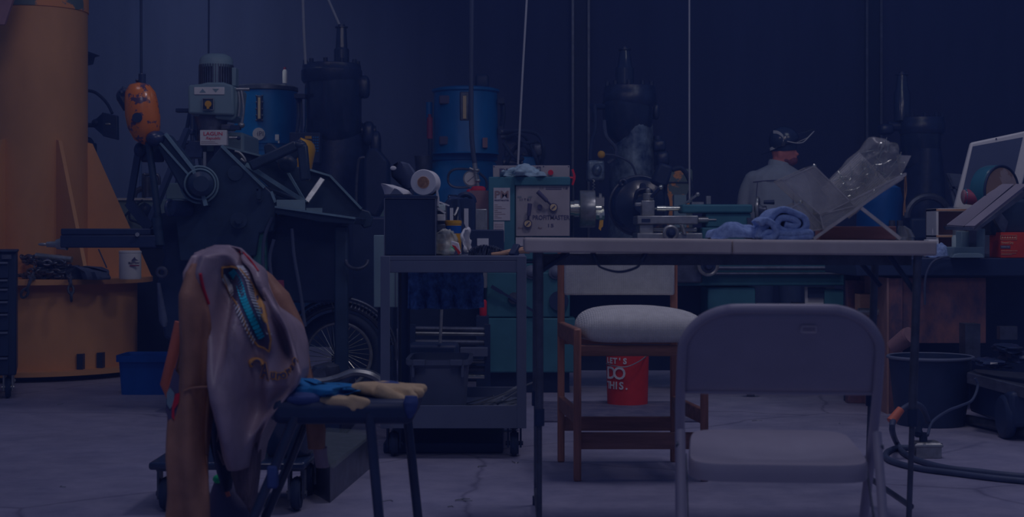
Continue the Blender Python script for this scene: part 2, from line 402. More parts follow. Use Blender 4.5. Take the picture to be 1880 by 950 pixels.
# --- power hammer in the middle
d = 12.2; r = thing('power_hammer', 'middle black power hammer with a shiny neck, between the panelled lathe and the welder', 'machine', 1160, d)
tube_stack(r, 1147, d, 86, 122, 160, 9, 14, 17)
lid(r, 1156, d, 158, 190, 49)
MB().lathe(P(1153, 278, d), [(S(3, d), 0), (S(22, d), .04), (S(38, d), .12), (S(46, d), .24), (S(48, d), S(90, d))], n=40).build('cylinder', 'gloss_black', r)
MB().loft([[(X(1163+q*a, d), d+b*.3+.12, z) for a, b in [(cos(2*pi*j/32), sin(2*pi*j/32)) for j in range(32)]] for q, z in
           ((52, 0), (52, .8), (45, .9), (43, 1.3), (41, 1.6), (36, 1.85))]).build('pedestal', 'worn_iron', r)
m = MB().ell(P(1210, 268, d), S(12, d), .07, S(11, d), e=.5).ell(P(1216, 292, d), S(13, d), .08, S(15, d), e=.6).ell(P(1204, 205, d), S(6, d), .05, S(15, d), e=.6)
m.cyl(P(1208, 250, d), P(1208, 310, d), .035); m.build('valve_body', 'black_iron', r)
m = MB().pb(1079, 294, 1110, 332, d-.5, .25).ell(P(1096, 312, d-.52), S(9, d), .05, S(11, d)).build('pressure_switch', 'worn_iron', r, bevel=.02)
m = MB().tube([P(1092, 195, d-.2), P(1093, 235, d-.25), P(1086, 262, d-.3), P(1084, 294, d-.35)], .014).cyl(P(1086, 196, d-.2), P(1108, 196, d-.1), .022).cyl(P(1092, 192, d-.2), P(1091, 224, d-.2), .02)
m.build('feed_pipe', 'black', r)
m = MB().tube([P(1109, 222, d-.4), P(1113, 250, d-.45), P(1130, 272, d-.45), P(1128, 290, d-.45), P(1116, 300, d-.45)], .016)
m.tube([P(1102, 284, d-.5), P(1130, 286, d-.5), P(1158, 300, d-.5), P(1168, 322, d-.5)], .008)
m.build('lubricator_line', 'hose', r)
MB().ell(P(1104, 284, d-.5), .03, .02, .03).build('pipe_tag', 'yellow_dull', r)
m = MB()                                               # saw-tooth chain hanging by the switch
m.tube([P(1088+(i % 2)*4, 330+i*3, d-.55) for i in range(9)], .005, k=1); m.build('hanging_chain', 'steel', r)
d = 11.2; f = MB().lathe(P(1173, 378, d), [(S(53, d), 0), (S(53, d), .10), (S(46, d), .16), (S(18, d), .20), (S(14, d), .2), (S(14, d), .3)], ax=(0, -1, 0), n=56).build('flywheel_housing', 'gloss_black', r)
MB().torus(P(1173, 378, d-.05), (0, 1, 0), S(53, d), .014, n=60).build('housing_rim', 'dark_steel', f)
m = MB().cyl(P(1180, 342, d-.22), P(1180, 342, d-.1), S(6, d)).torus(P(1144, 336, d-.12), (0, 1, 0), S(5, d), .015)
m.tube([P(1165, 380, d-.22), P(1170, 352, d-.24), P(1190, 348, d-.24), P(1200, 360, d-.22)], .014); m.build('housing_fitting', 'black_iron', f)
# hooded work lamp leaning over the housing
d = 10.6; r = thing('work_lamp', 'black hooded work lamp tilted over the round black housing, with a curved black hose', 'lamp', 1225, d, z=1.0)
MB().prism([P(x, y, d) for x, y in ((1196, 334), (1212, 298), (1237, 306), (1225, 345), (1212, 342))], (0, .16, 0)).build('lamp_hood', 'black', r, bevel=.02)
MB().cyl((X(1222, d), d+.1, 0), P(1222, 325, d+.1), .014).build('lamp_post', 'black', r)
MB().tube([P(1234, 312, d+.08), P(1252, 310, d+.08), (X(1268, d), d+.08, Z(330, d)), P(1268, 352, d+.08), P(1252, 380, d+.08)], .017).build('lamp_hose', 'rubber', r)
MB().bar(P(1214, 343, d-.02), P(1193, 363, d-.02), .02, .02).ell(P(1215, 343, d-.02), .014, .014, .014).build('lamp_stem', 'dark_steel', r)

# --- power hammer at the right
d = 12.6; r = thing('power_hammer', 'rightmost black power hammer, mostly in shadow behind the clear plastic bag', 'machine', 1690, d)
tube_stack(r, 1656, d, 132, 165, 222, 9, 12, 15)
lid(r, 1692, d, 216, 240, 42)
MB().lathe(P(1690, 320, d), [(S(20, d), 0), (S(36, d), .1), (S(37, d), S(84, d))], n=40).build('cylinder', 'gloss_black', r)
MB().loft([[(X(1697+q*a, d), d+b*.3+.1, z) for a, b in [(cos(2*pi*j/28), sin(2*pi*j/28)) for j in range(28)]] for q, z in
           ((50, 0), (50, .9), (43, 1.0), (40, 1.35), (33, 1.6))]).build('pedestal', 'black_iron', r)
MB().ell(P(1626, 238, d), S(14, d), .07, S(10, d), e=.6).cyl(P(1630, 232, d), P(1660, 232, d), .04).build('valve_body', 'black_iron', r)
MB().torus(P(1704, 400, d-.45), (0, 1, 0), S(38, d), .03, a0=0, a1=pi).build('guard_hoop', 'dark_steel', r)
MB().pb(1672, 400, 1736, 440, d-.5, .2).build('lower_guard', 'black', r, bevel=.02)

# --- blue drum at the left
d = 12.9; r = thing('blue_hammer_drum', 'blue steel drum with a round white medallion, behind the milling machine', 'machine', 488, d)
MB().lathe(P(488, 278, d), [(S(57, d), 0), (S(57, d), S(108, d)), (S(58, d), S(109, d))], n=48).build('drum', 'blue_paint', r)
f = MB().lathe(P(488, 168, d), [(S(59, d), 0), (S(59, d), .03), (S(52, d), .045)], n=48).build('drum_lid', 'dark_steel', r)
MB().lathe((X(488, d), d, 0), [(S(66, d), 0), (S(66, d), .7), (S(56, d), .8), (S(56, d), Z(268, d)), (S(60, d), Z(266, d)), (S(60, d), Z(262, d))], n=48).build('lower_body', 'blue_paint', r)
fr = d-S(56, d)
m = MB().pb(470, 175, 482, 223, fr-.02, .07).build('sight_glass', 'black', r, bevel=.01)
MB().pb(473.5, 179, 478, 218, fr-.035, .02).build('sight_strip', 'ink_light', m)
MB().cyl(P(475, 246, fr+.03), P(475, 246, fr-.03), S(11, d), n=30).build('medallion', 'white_paint', r)
text('HPI', 475, 246, fr-.032, 9, 'ink', r.children[-1])
MB().pb(505, 247, 512, 257, fr+.02, .04).pb(505, 258, 513, 263, fr+.02, .04).build('sticker', 'paper', r)
m = MB()
for y in (176, 188, 200, 212, 221):
    for x in (470.5, 481.5): m.ell(P(x, y, fr-.025), .008, .006, .008, n=8, m=6)
m.build('sight_bolt_rows', 'dark_steel', r)
dc = d-.1; r = thing('spray_can', 'small white spray can standing on the lid of the left blue drum', 'can', 523, dc, z=Z(166, d)+.05)
z0 = r.location.z; MB().lathe((r.location.x, dc, z0), [(.02, 0), (.02, .1), (.012, .115)], n=16).build('can_body', 'white_paint', r)
MB().lathe((r.location.x, dc, z0+.115), [(.012, 0), (.012, .018), (.006, .02)], n=12).build('can_cap', 'dark_red', r)

# --- blue drum in the middle
d = 12.6; r = thing('blue_hammer_drum', 'blue steel drum with dark pads on a flared blue body, behind the lathe', 'machine', 852, d)
MB().lathe(P(855, 284, d), [(S(62, d), 0), (S(60, d), .02), (S(58, d), S(112, d)), (S(62, d), S(115, d)), (S(62, d), S(119, d)), (S(50, d), S(122, d))], n=48).build('drum', 'blue_paint', r)
MB().lathe((X(850, d), d+.1, 0), [(S(72, d), 0), (S(72, d), .9), (S(95, d), 1.05), (S(92, d), 1.25), (S(70, d), 1.43), (S(58, d), 1.5), (S(58, d), Z(296, d)), (S(63, d), Z(294, d)), (S(63, d), Z(284, d))], n=48).build('flared_body', 'blue_paint', r)
fr = d-S(60, d)
m = MB().pb(844, 168, 861, 222, fr-.0, .08).build('sight_glass', 'dark_steel', r, bevel=.01)
MB().pb(850, 176, 856, 218, fr-.012, .02).build('sight_strip', 'ink_light', m)
for x, y in ((806, 175), (806, 250)): MB().pb(x, y, x+21, y+16, fr+.04, .12).build('pad', 'ink', r, bevel=.01)
MB().pb(886, 253, 895, 271, fr+.02, .08).build('sticker', 'mauve', r)
MB().ell(P(885, 150, d), S(13, d), .05, S(14, d), e=.5).cyl(P(885, 160, d), P(885, 172, d), .03).build('breather_cap', 'black', r)
f = MB().tube([P(x, y, fr-.32) for x, y in ((862, 311), (836, 311), (824, 320), (824, 336), (836, 344), (862, 344))], .01).build('oval_pipe', 'dark_steel', r)
m = MB().tube([P(922, 186, d), P(924, 210, d), P(920, 240, d)], .02).pb(915, 180, 926, 190, d-.1, .1).pb(916, 232, 924, 246, d-.1, .1); m.build('grab_handle', 'black', r)
m = MB().cyl(P(788, 188, d), P(788, 222, d), S(6, d)).build('side_cylinder', 'blue_paint', r)
m = MB().cyl(P(789, 255, d-.1), P(789, 216, d-.1), S(5.5, d)).cyl(P(789, 216, d-.1), P(789, 210, d-.1), S(3, d)).build('hand_grip', 'dark_red', r)
MB().cyl(P(790, 310, d-.1), P(790, 255, d-.1), S(4, d)).build('hand_lever', 'black', m)
MB().lathe(P(777, 320, d-.2), [(S(13, d), 0), (S(16, d), S(33, d)), (S(14, d), S(33, d)), (S(11, d), .02)], n=28).build('drip_cup', 'dark_steel', r)
# pressure gauge on the feed line
d = 10.2; r = thing('pressure_gauge', 'round white-faced pressure gauge with red valve at the foot of the hanging hose', 'gauge', 866, d, z=1.1)
f = MB().cyl(P(865, 328, d+.04), P(865, 328, d), S(15, d), n=30).build('gauge_case', 'steel', r)
MB().cyl(P(865, 328, d), P(865, 328, d-.004), S(12.5, d), n=30).build('gauge_face', 'white_paint', f)
MB().bar(P(858, 334, d-.006), P(870, 324, d-.006), .003, .002, up=(0, 1, 0)).build('gauge_needle', 'ink', f)
m = MB().cyl(P(871, 300, d-.02), P(874, 318, d-.02), .016).cyl(P(873, 318, d-.02), P(878, 345, d-.02), .012).ell(P(875, 313, d-.02), .022, .02, .014).ell(P(877, 332, d-.02), .02, .02, .014).cyl(P(862, 309, d-.02), P(874, 314, d-.02), .009)
m.build('pipe_fitting', 'steel', r)
MB().ell(P(878, 350, d-.02), .05, .03, .03, e=.6).cyl(P(863, 353, d-.02), P(880, 350, d-.02), .018).ell(P(862, 353, d-.02), .022, .02, .022).build('valve_handle', 'red', r)
MB().tube([P(880, 318, d), P(892, 330, d), P(893, 345, d), P(882, 358, d), P(884, 385, d)], .009).build('gauge_hose', 'rubber', r)

# --- hydraulic pump with loops of hose
d = 12.0; r = thing('hydraulic_pump', 'small dark hydraulic pump with looping black hoses, right of the middle blue drum', 'pump', 955, d, z=0)
MB().cyl(P(955, 300, d), P(990, 300, d), .07).cyl(P(922, 300, d), P(955, 300, d), .06).pb(926, 246, 952, 300, d, .2).build('pump_body', 'black_iron', r, bevel=.01)
MB().pb(960, 288, 985, 306, d-.08, .05).build('pump_motor', 'blue_paint', r, bevel=.01)
MB().pb(930, 320, 985, 400, d, .3, floor=True).build('pump_stand', 'black', r)
for pts in ([(925, 243), (950, 240), (985, 246), (998, 268), (995, 300)], [(930, 252), (955, 246), (972, 262), (982, 285), (990, 312)],
            [(925, 262), (940, 285), (955, 292), (975, 290)], [(946, 246), (962, 262), (985, 262), (1000, 285), (985, 305)], [(930, 300), (945, 272), (965, 268), (975, 288)]):
    MB().tube([P(x, y, d-.05+random.uniform(-.1, .05)) for x, y in pts], .015).build('hose', 'rubber', r)
m = MB().cyl(P(920, 242, d), P(945, 242, d), .02).cyl(P(920, 252, d), P(940, 252, d), .02).cyl(P(960, 284, d), P(975, 285, d), .018).ell(P(987, 275, d-.1), .04, .04, .05, e=.6)
m.build('hose_coupling', 'dark_steel', r)

# ================================================================== CABLES AND HOSES FROM THE ROOF
def cable(pts, d, rr, m, label, name='hanging_cable', bow=0):
    x0, y0 = pts[0]; x1, y1 = pts[1]
    up = (x0-(x1-x0)/(y1-y0)*(y0+420), -420)
    o = MB().tube([P(x, y, d) for x, y in [up]+pts], rr, k=4).build(name, m); tag(o, label, 'cable' if 'cable' in name else 'hose')
cable([(259, 0), (259.5, 137)], 7.9, .007, 'rubber', 'thin dark cable running up from the orange round-ended counterweight', 'hanging_cable')
cable([(258, 0), (258, 362)], 13.9, .012, 'black', 'dark conduit on the wall directly behind the orange counterweight', 'wall_conduit')
cable([(383.5, 0), (383, 99)], 10.1, .006, 'rubber', 'thin dark cable running up from the mill motor')
cable([(556, 0), (558, 60), (561, 118)], 12.0, .011, 'cable_white', 'pale cable dropping to the lid of the power hammer behind the green machine')
cable([(603, 0), (624, 47)], 12.3, .010, 'cable_white', 'pale slanting cable meeting the top tube of the leftmost power hammer')
cable([(866, 0), (865, 150), (866, 250), (872, 302)], 10.2, .016, 'hose', 'black hose dropping in front of the middle blue drum to the gauge', 'air_hose')
cable([(967, 0), (958, 160), (951, 302)], 9.3, .0065, 'cable_white', 'pale cable slanting down behind the panelled lathe')
cable([(1265.5, 0), (1265.5, 250), (1266, 372)], 9.5, .0055, 'cable_white', 'straight pale cable right of the middle power hammer')

# ================================================================== ORANGE COLUMN
d = 9.9; cx = X(65, d); r = thing('crane_column', 'thick orange steel column with triangular gussets on a round drum base', 'column', 65, d)
RC, RT, RD = S(93, d), S(210, d), S(182, d); zt = .622
MB().lathe((cx, d, .9), [(RC, -.3), (RC, 2.9), ], n=64).build('column_shaft', 'orange_paint', r)
MB().lathe((cx, d, 2.34), [(RC*1.02, 0), (RC*1.02, .1)], n=64).build('flange_band', 'orange_dirty', r)
MB().lathe((cx, d, 0), [(RD, .06), (RD, zt-.03)], n=72).build('base_drum', 'orange_paint', r)
MB().lathe((cx, d, zt-.032), [(RT, 0), (RT, .032), (RC, .032)], n=72).build('top_plate', 'orange_paint', r)
MB().lathe((cx, d, .035), [(RT*1.0, 0), (RT*1.0, .028), (RD, .03)], n=72).build('bottom_plate', 'orange_paint', r)
MB().lathe((cx, d, 0), [(RD*.94, 0), (RD*.94, .06)], n=64).build('grout_ring', 'black', r)  # black ring paints the shade under the bottom plate
for k in range(6):
    a = radians(-12+60*k); u = Vector((cos(a), -sin(a), 0)); v = Vector((sin(a), cos(a), 0))*.012
    c = Vector((cx, d, 0)); pts = [c+u*RC*.97+Vector((0, 0, zt)), c+u*RT*.99+Vector((0, 0, zt)), c+u*(RC+.03)+Vector((0, 0, 1.49)), c+u*RC*.97+Vector((0, 0, 1.5))]
    g = MB().prism([p-v for p in pts], v*2).build('gusset', 'orange_paint', r)
m = MB()
for a in (-.19, .02): u = Vector((sin(a+.9), -cos(a+.9), 0)); p = Vector((cx, d, 0))+u*(RD+.02); m.box(p.x-.018, p.x+.018, p.y-.01, p.y+.05, .05, .16)
m.build('anchor_block', 'black', r)
MB().prism([P(x, y, 9.3) for x, y in ((-60, -60), (44, -60), (8, 45), (-60, 45))], (0, .03, 0)).build('orange_plate', 'mauve', r, label='pale plate bolted high on the column')

# lamp and bits mounted beyond the column
d = 10.8; r = thing('flood_lamp', 'square black flood lamp on an arm sticking out behind the orange column', 'lamp', 190, d, z=1.6)
MB().prism([P(187, 206, d), P(215, 212, d), P(216, 257, d), P(188, 250, d)], (0, .05, 0)).build('lamp_head', 'black', r, bevel=.006)
MB().loft([[P(188+a*0, 228+b*20, d+.05) + Vector((0, .0, 0)) for a, b in ((0, -1), (0, 1), (0, 1), (0, -1))], [P(172, 228+b*6, d+.1+c) for c, b in ((0, -1), (0, 1), (.05, 1), (.05, -1))]]).build('lamp_back', 'black', r)
MB().cyl((X(120, d), d+.1, 0), P(120, 225, d+.1), .03).build('lamp_post', 'black', r)
MB().cyl(P(118, 230, d+.1), P(178, 230, d+.1), .016).ell(P(177, 226, d+.1), .035, .03, .03).build('lamp_arm', 'black', r)
MB().tube([P(155, 166, d+.1), P(175, 170, d+.1), P(195, 188, d+.1), P(206, 208, d+.04)], .011).build('lamp_cord', 'rubber', r)
MB().ell(P(198, 228, d-.003), .02, .004, .008).build('lamp_badge', 'steel', r)
d = 11; r = thing('wall_bracket', 'dark pointed bracket poking out high behind the orange column', 'bracket', 165, d, z=2.1)
MB().pp([(155, 92), (180, 101), (170, 104), (167, 117), (155, 119)], d, .06).build('bracket_plate', 'black', r)
MB().pb(155, 262, 173, 300, d, .08).ell(P(160, 264, d+.04), .05, .04, .05).build('bracket_box', 'black', r, bevel=.01)

# ================================================================== MILL
d = 9.7; r = thing('milling_machine', 'grey-green vertical milling machine with a ribbed motor on top and yellow switch', 'machine', 388, d)
mt = MB().lathe(P(397, 160, d), [(S(28, d), 0), (S(28, d), S(42, d))], n=40)
for k in range(40):
    a = 2*pi*k/40; u = Vector((cos(a), sin(a), 0)); c = P(397, 158, d)
    mt.bar(c+u*S(29, d), c+u*S(29, d)+Vector((0, 0, S(38, d))), .008, .02, up=u)
mt = mt.build('motor', 'dark_steel', r)
MB().lathe(P(397, 125, d), [(S(30.5, d), 0), (S(30.5, d), S(14, d)), (S(26, d), S(21, d)), (S(18, d), S(25, d)), (S(5, d), S(26, d))], n=40).build('motor_cap', 'mill_grey', mt)
MB().pb(425, 124, 433, 158, d-.05, .1).pb(391, 119, 400, 156, d-S(31, d), .02).build('motor_box', 'mill_grey', mt, bevel=.005)
h = MB().prism([P(x, y, d-.14) for x, y in ((345, 156), (368, 154), (380, 151), (410, 151), (428, 157), (430, 212), (345, 209))], (0, .32, 0))
h.prism([P(x, y, d-.10) for x, y in ((428, 157), (440, 164), (434, 214), (426, 222), (350, 212))], (0, .28, 0))
h = h.build('head_housing', 'mill_grey', r, bevel=.014)
f = MB().pb(356, 160, 412, 174, d-.147, .008).build('name_plate', 'white_paint', h, bevel=.004)
MB().pp([(366, 170), (372, 163), (378, 170)], d-.149, .002).pp([(390, 163), (402, 163), (396, 170)], d-.149, .002).build('plate_mark', 'pale_blue', f)
f = MB().pb(372, 181, 392, 202, d-.155, .016).build('switch_plate', 'black', h)
MB().cyl(P(382, 191, d-.155), P(382, 191, d-.185), S(6, d)).bar(P(382, 191, d-.18), P(382, 200, d-.18), .014, .02, up=(0, 1, 0)).build('switch_knob', 'yellow', f)
m = MB()
for pts in ((372, 181, 392, 181), (392, 181, 392, 202), (392, 202, 372, 202), (372, 202, 372, 181)): m.bar(P(pts[0], pts[1], d-.158), P(pts[2], pts[3], d-.158), .005, .005)
m.build('switch_frame', 'steel', f)
MB().lathe(P(388, 262, d), [(S(26, d), 0), (S(26, d), S(26, d)), (S(33, d), S(50, d))], n=30).pb(405, 228, 425, 238, d-.1, .16).build('quill_housing', 'dark_steel', r, bevel=.006)
f = MB().pb(367, 239, 416, 267, d-.14, .06).build('maker_plate', 'white_paint', r, bevel=.003)
text('LAGUN', 391, 246, d-.142, 6.5, 'ink_red', f, wide=1.15, bold=.0003)
text('Republic', 391, 254, d-.142, 5, 'ink_red', f, shear=.3, wide=1.1)
m = MB().pb(369, 260, 395, 260.6, d-.142, .002).pb(369, 263, 400, 263.5, d-.142, .002).build('plate_lines', 'ink_brown', f)
MB().pb(322, 199, 346, 206, d-.03, .06).build('motor_handle', 'black', r, bevel=.004)
m = MB().cyl(P(434, 164, d-.1), P(458, 164, d-.1), .012).tube([P(438, 168, d-.1), P(440, 190, d-.1), P(438, 214, d-.1)], .008).tube([P(443, 166, d-.1), P(447, 200, d-.1), P(444, 226, d-.1)], .009).ell(P(443, 230, d-.1), .022, .02, .02)
m.cyl(P(421, 253, d-.1), P(436, 253, d-.1), .009).build('quill_lever', 'steel', r)
MB().ell(P(438, 254, d-.1), .014, .014, .012).ell(P(328, 262, d-.1), .014, .014, .014).pb(422, 230, 440, 238, d-.12, .06).build('lever_knob', 'black', r)
m = MB().cyl(P(328, 262, d-.1), P(346, 262, d-.1), .01).pb(340, 258, 372, 290, d-.1, .14).pb(346, 236, 354, 247, d-.1, .1).pb(392, 268, 412, 330, d-.06, .12).pb(372, 278, 400, 310, d, .2).build('spindle_block', 'black_iron', r, bevel=.006)
MB().pb(373, 279, 378, 308, d-.12, .02).build('depth_scale', 'steel', r)
MB().box(X(360, d), X(440, d), d+.15, d+.75, 0, Z(240, d)).build('mill_column', 'mill_grey', r, bevel=.02)
MB().box(X(330, d), X(470, d), d-.2, d+.1, .55, .72).build('mill_knee', 'dark_steel', r, bevel=.01)

# tripod and clutter seen between column and machine
d = 11.8; r = thing('tripod_stand', 'thin-legged dark tripod stand against the pale wall behind the orange counterweight', 'stand', 310, d)
top = P(352, 190, d)
MB().cyl(top, (X(262, d), d+.1, 0), .016).build('leg', 'black', r); MB().cyl(top, (X(400, d), d+.4, 0), .016).build('leg', 'black', r); MB().cyl(top, (X(380, d), d-.4, 0), .016).build('leg', 'black', r)
d = 10.6; r = thing('parts_washer', 'pale lidded cabinet with pipes and wires on its rim, right of the orange gusset', 'cabinet', 275, d)
MB().box(X(205, d), X(332, d), d, d+.6, Z(455, d), Z(366, d)).build('body', 'pale_blue', r, bevel=.01)
MB().box(X(205, d), X(332, d), d+.02, d+.6, 0, Z(455, d)).build('cabinet_base', 'black', r)  # black box added to darken the gap below the pale body
MB().box(X(203, d), X(282, d), d-.02, d+.6, Z(368, d), Z(364, d)).build('rim', 'white_paint', r)
MB().box(X(298, d), X(340, d), d+.1, d+.5, Z(366, d), Z(335, d)).build('back_box', 'pale_blue', r, bevel=.01)
m = MB().tube([P(264, 366, d), P(264, 324, d), P(268, 321, d), P(290, 322, d), P(292, 340, d)], .012).cyl(P(271, 325, d), P(271, 362, d), .034).tube([P(246, 362, d), P(250, 352, d), P(262, 346, d)], .02)
m.build('tap_pipe', 'dark_steel', r)
MB().ell(P(266, 386, d-.05), .05, .04, .05).build('plug', 'black', r)
for pts in ([(262, 368), (255, 372), (250, 378), (236, 390), (229, 400), (228, 420)], [(238, 385), (238, 402), (250, 408), (262, 414)], [(266, 372), (260, 390), (252, 383), (244, 380)]):
    MB().tube([P(x, y, d-.08) for x, y in pts], .008).build('wire', 'rubber', r)
MB().pb(276, 390, 281, 415, d-.03, .03).build('warning_strip', 'dark_red', r)

# ================================================================== GREEN BENDING MACHINE
d = 7.6; r = thing('bending_machine', 'huge dark green steel bending machine with angled side plates and a horizontal spindle', 'machine', 440, d)
side = [(407, 268), (497, 352), (505, 358), (507, 383), (502, 425), (476, 428), (470, 470), (330, 480), (322, 400), (345, 372), (380, 300)]
f = MB().pp(side, d, .07).build('side_plate', 'dark_green', r, bevel=.006)
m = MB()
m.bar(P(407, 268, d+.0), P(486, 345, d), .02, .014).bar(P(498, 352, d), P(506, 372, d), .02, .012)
m.build('plate_edge', 'edge_green', f)  # pale bars paint the highlight along the plate's edges
m = MB().cyl(P(438, 405, d), P(438, 405, d-.06), S(15, d)).cyl(P(438, 405, d-.06), P(438, 405, d-.1), S(7, d), n=6).cyl(P(432, 318, d), P(432, 318, d-.01), S(14, d)).cyl(P(476, 366, d), P(476, 366, d-.03), S(5, d)).bar(P(476, 366, d-.03), P(475, 347, d-.03), .02, .02).bar(P(475, 347, d-.03), P(470, 347, d-.03), .02, .02)
m.build('pivot_bolt', 'dark_green', f)
f = MB().pp([(407, 268), (486, 288), (545, 306), (606, 323), (664, 384), (678, 388), (684, 400), (681, 416), (668, 420), (654, 402), (505, 383), (500, 350)], d+.42, .04).build('side_plate', 'dark_green', r, bevel=.006)
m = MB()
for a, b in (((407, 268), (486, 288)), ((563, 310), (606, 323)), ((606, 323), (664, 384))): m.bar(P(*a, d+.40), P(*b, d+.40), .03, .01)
m.build('plate_edge', 'edge_green', f)  # bars carry the far plate's painted highlight
m = MB().pp([(505, 379), (655, 400), (650, 412), (590, 408), (505, 392)], d-.05, .5).pp([(452, 330), (561, 371), (552, 374), (448, 338)], d+.1, .2); m.build('tray', 'dark_green', r, bevel=.004)
MB().bar(P(505, 380, d-.06), P(652, 401, d-.06), .02, .01).bar(P(452, 302, d+.05), P(560, 371, d+.05), .03, .02).build('tray_edge', 'edge_green', r)  # lit edges of the tray drawn as paler bars
MB().pb(508, 367, 560, 386, d-.02, .012).pb(562, 382, 591, 393, d+.03, .02).build('scale_plate', 'pale_blue', r)
MB().bar(P(562, 372, d+.2), P(592, 329, d+.3), .03, .02, up=(0, -1, 0)).build('bright_link', 'steel', r, bevel=.004)
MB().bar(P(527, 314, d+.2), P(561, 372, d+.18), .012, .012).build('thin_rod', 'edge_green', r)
m = MB().bar(P(460, 306, d-.02), P(546, 266, d-.02), .05, .05).bar(P(544, 264, d-.02), P(556, 268, d-.02), .05, .05).bar(P(555, 266, d-.02), P(561, 332, d-.02), .05, .05).ell(P(550, 267, d-.02), .036, .03, .026)
m.build('bent_handle', 'dark_green', r, bevel=.01)
m = MB().pp([(484, 268), (492, 262), (499, 264), (540, 300), (534, 312), (522, 312), (486, 284)], d+.3, .08).bar(P(528, 298, d+.1), P(546, 274, d+.1), .05, .05).ell(P(528, 300, d+.1), .05, .05, .05)
m.build('latch_arm', 'dark_green', r, bevel=.008)
f = MB().rows([(255, 556, 558), (259, 547, 571), (266, 543, 577), (276, 541, 579), (300, 540, 574), (316, 541, 571)], d+.62, .11, k=2).build('guard_cap', 'yellow', r, label='glossy yellow rounded cap behind the bent handle')
m = MB().tube([P(431, 278, d+.1), P(440, 281, d+.1), P(448, 290, d+.1), P(450, 297, d+.1), P(442, 292, d+.1)], .007).build('spring_hook', 'steel', r)
# arm with roller drum
m = MB().prism([P(x, y, d-.12) for x, y in ((284, 262), (303, 244), (356, 312), (370, 338), (372, 358), (380, 378), (371, 380), (362, 362), (330, 345))], (0, .16, 0)).build('swing_arm', 'dark_green', r, bevel=.01)
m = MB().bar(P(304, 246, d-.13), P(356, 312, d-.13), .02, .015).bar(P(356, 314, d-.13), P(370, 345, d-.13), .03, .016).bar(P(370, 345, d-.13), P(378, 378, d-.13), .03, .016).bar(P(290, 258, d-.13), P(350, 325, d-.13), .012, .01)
m.build('arm_edge', 'edge_green', r)  # paler bars stand in for light along the arm
f = MB().lathe(P(366, 340, d-.0), [(S(34, d), 0), (S(34, d), .05), (S(28, d), .07), (S(28, d), .12), (S(22, d), .14), (S(22, d), .18), (S(14, d), .2)], ax=(.25, -1, 0), n=44).build('roller_drum', 'dark_green', r)
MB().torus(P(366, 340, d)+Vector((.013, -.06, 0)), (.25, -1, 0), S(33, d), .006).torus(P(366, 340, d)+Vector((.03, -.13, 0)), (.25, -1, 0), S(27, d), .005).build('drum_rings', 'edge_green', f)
MB().cyl(P(273, 262, d-.08), P(291, 402, d-.08), S(6.5, d)).cyl(P(288, 400, d-.08), P(293, 450, d-.08), S(9, d)).build('lift_strut', 'dark_green', r)
f = MB().lathe(P(267, 262, d-.05), [(S(6, d), -.01), (S(20, d), .015), (S(29, d), .07), (S(31.5, d), .13), (S(30, d), S(75, d)), (S(27, d), S(93, d)), (S(18, d), S(106, d)), (S(5, d), S(110, d))], ax=(-.10, 0, 1), n=40).build('counterweight', 'tank_orange', r, label='chipped orange round-ended counterweight at the top of the arm')
MB().cyl(P(261, 156, d-.05), P(261, 135, d-.05), S(6.5, d)).cyl(P(249, 148, d-.05), P(258, 148, d-.05), .009).build('weight_neck', 'black_iron', f, bevel=.004)
MB().cyl(P(252, 216, d-.142), P(252, 216, d-.05), S(9, d), n=24).build('weight_plug', 'black', f)
MB().tube([P(236, 198, d), P(228, 185, d), P(224, 176, d), P(232, 168, d)], .03).ell(P(229, 172, d), .035, .03, .03, ns=.4).build('weight_fitting', 'black', f)
m = MB().ell(P(287, 255, d-.1), .05, .06, .04).pb(258, 266, 300, 298, d+.02, .03).build('arm_clamp', 'black_iron', r, bevel=.01)
MB().cyl(P(312, 382, d-.12), P(345, 384, d-.02), S(15, d), n=28).torus(P(312, 382, d-.12), (-1, .3, 0), S(14, d), .008).build('hydraulic_ram', 'black_iron', r)
m = MB().bar(P(254, 280, d), P(238, 375, d), .03, .03).bar(P(237, 372, d), P(275, 420, d), .045, .045).ell(P(257, 276, d), .03, .03, .04).build('folding_brace', 'black', r)
MB().bar(P(344, 238, d+.6), P(268, 425, d+.2), .028, .028).build('long_brace', 'black', r)
# lower body
m = MB().pp([(285, 395), (340, 380), (350, 480), (345, 600), (320, 630), (300, 620), (288, 520), (300, 470)], d+.1, .5).box(X(330, d), X(620, d), d+.15, d+.75, .55, 1.0).box(X(345, d), X(470, d), d+.1, d+.7, .12, .6).box(X(560, d), X(690, d), d+1.1, d+1.4, 0, 1.0)
m.build('machine_body', 'black', r, bevel=.015)
MB().box(X(300, d), X(540, d), d+.05, d+.8, 0, .12).build('base_skid', 'black', r, bevel=.01)
for x, h, pm in ((475, 425, 'post_green'), (625, 415, 'dark_green')): MB().box(X(x-12, d), X(x+12, d), d+.02, d+.09, 0 if x > 600 else .1, Z(h, d)).build('post', pm, r, bevel=.01)
sp = MB().box(X(121, d), X(295, d), d-.1, d+.06, Z(455, d), Z(432, d)).box(X(122, d), X(285, d), d-.1, d+.02, Z(432, d), Z(420, d)).build('spindle_rail', 'black', r, bevel=.006)
MB().cyl(P(122, 447, d-.02), P(104, 449, d-.02), S(13, d), S(9, d)).cyl(P(104, 449, d-.02), P(86, 449, d-.02), S(6, d), S(5, d)).ell(P(79, 449, d-.02), S(9, d), .01, S(3, d)).build('spindle_nose', 'steel', sp)
MB().cyl(P(252, 431, d-.12), P(252, 431, d-.08), S(4, d), n=8).build('rail_bolt', 'steel', sp)
m = MB()
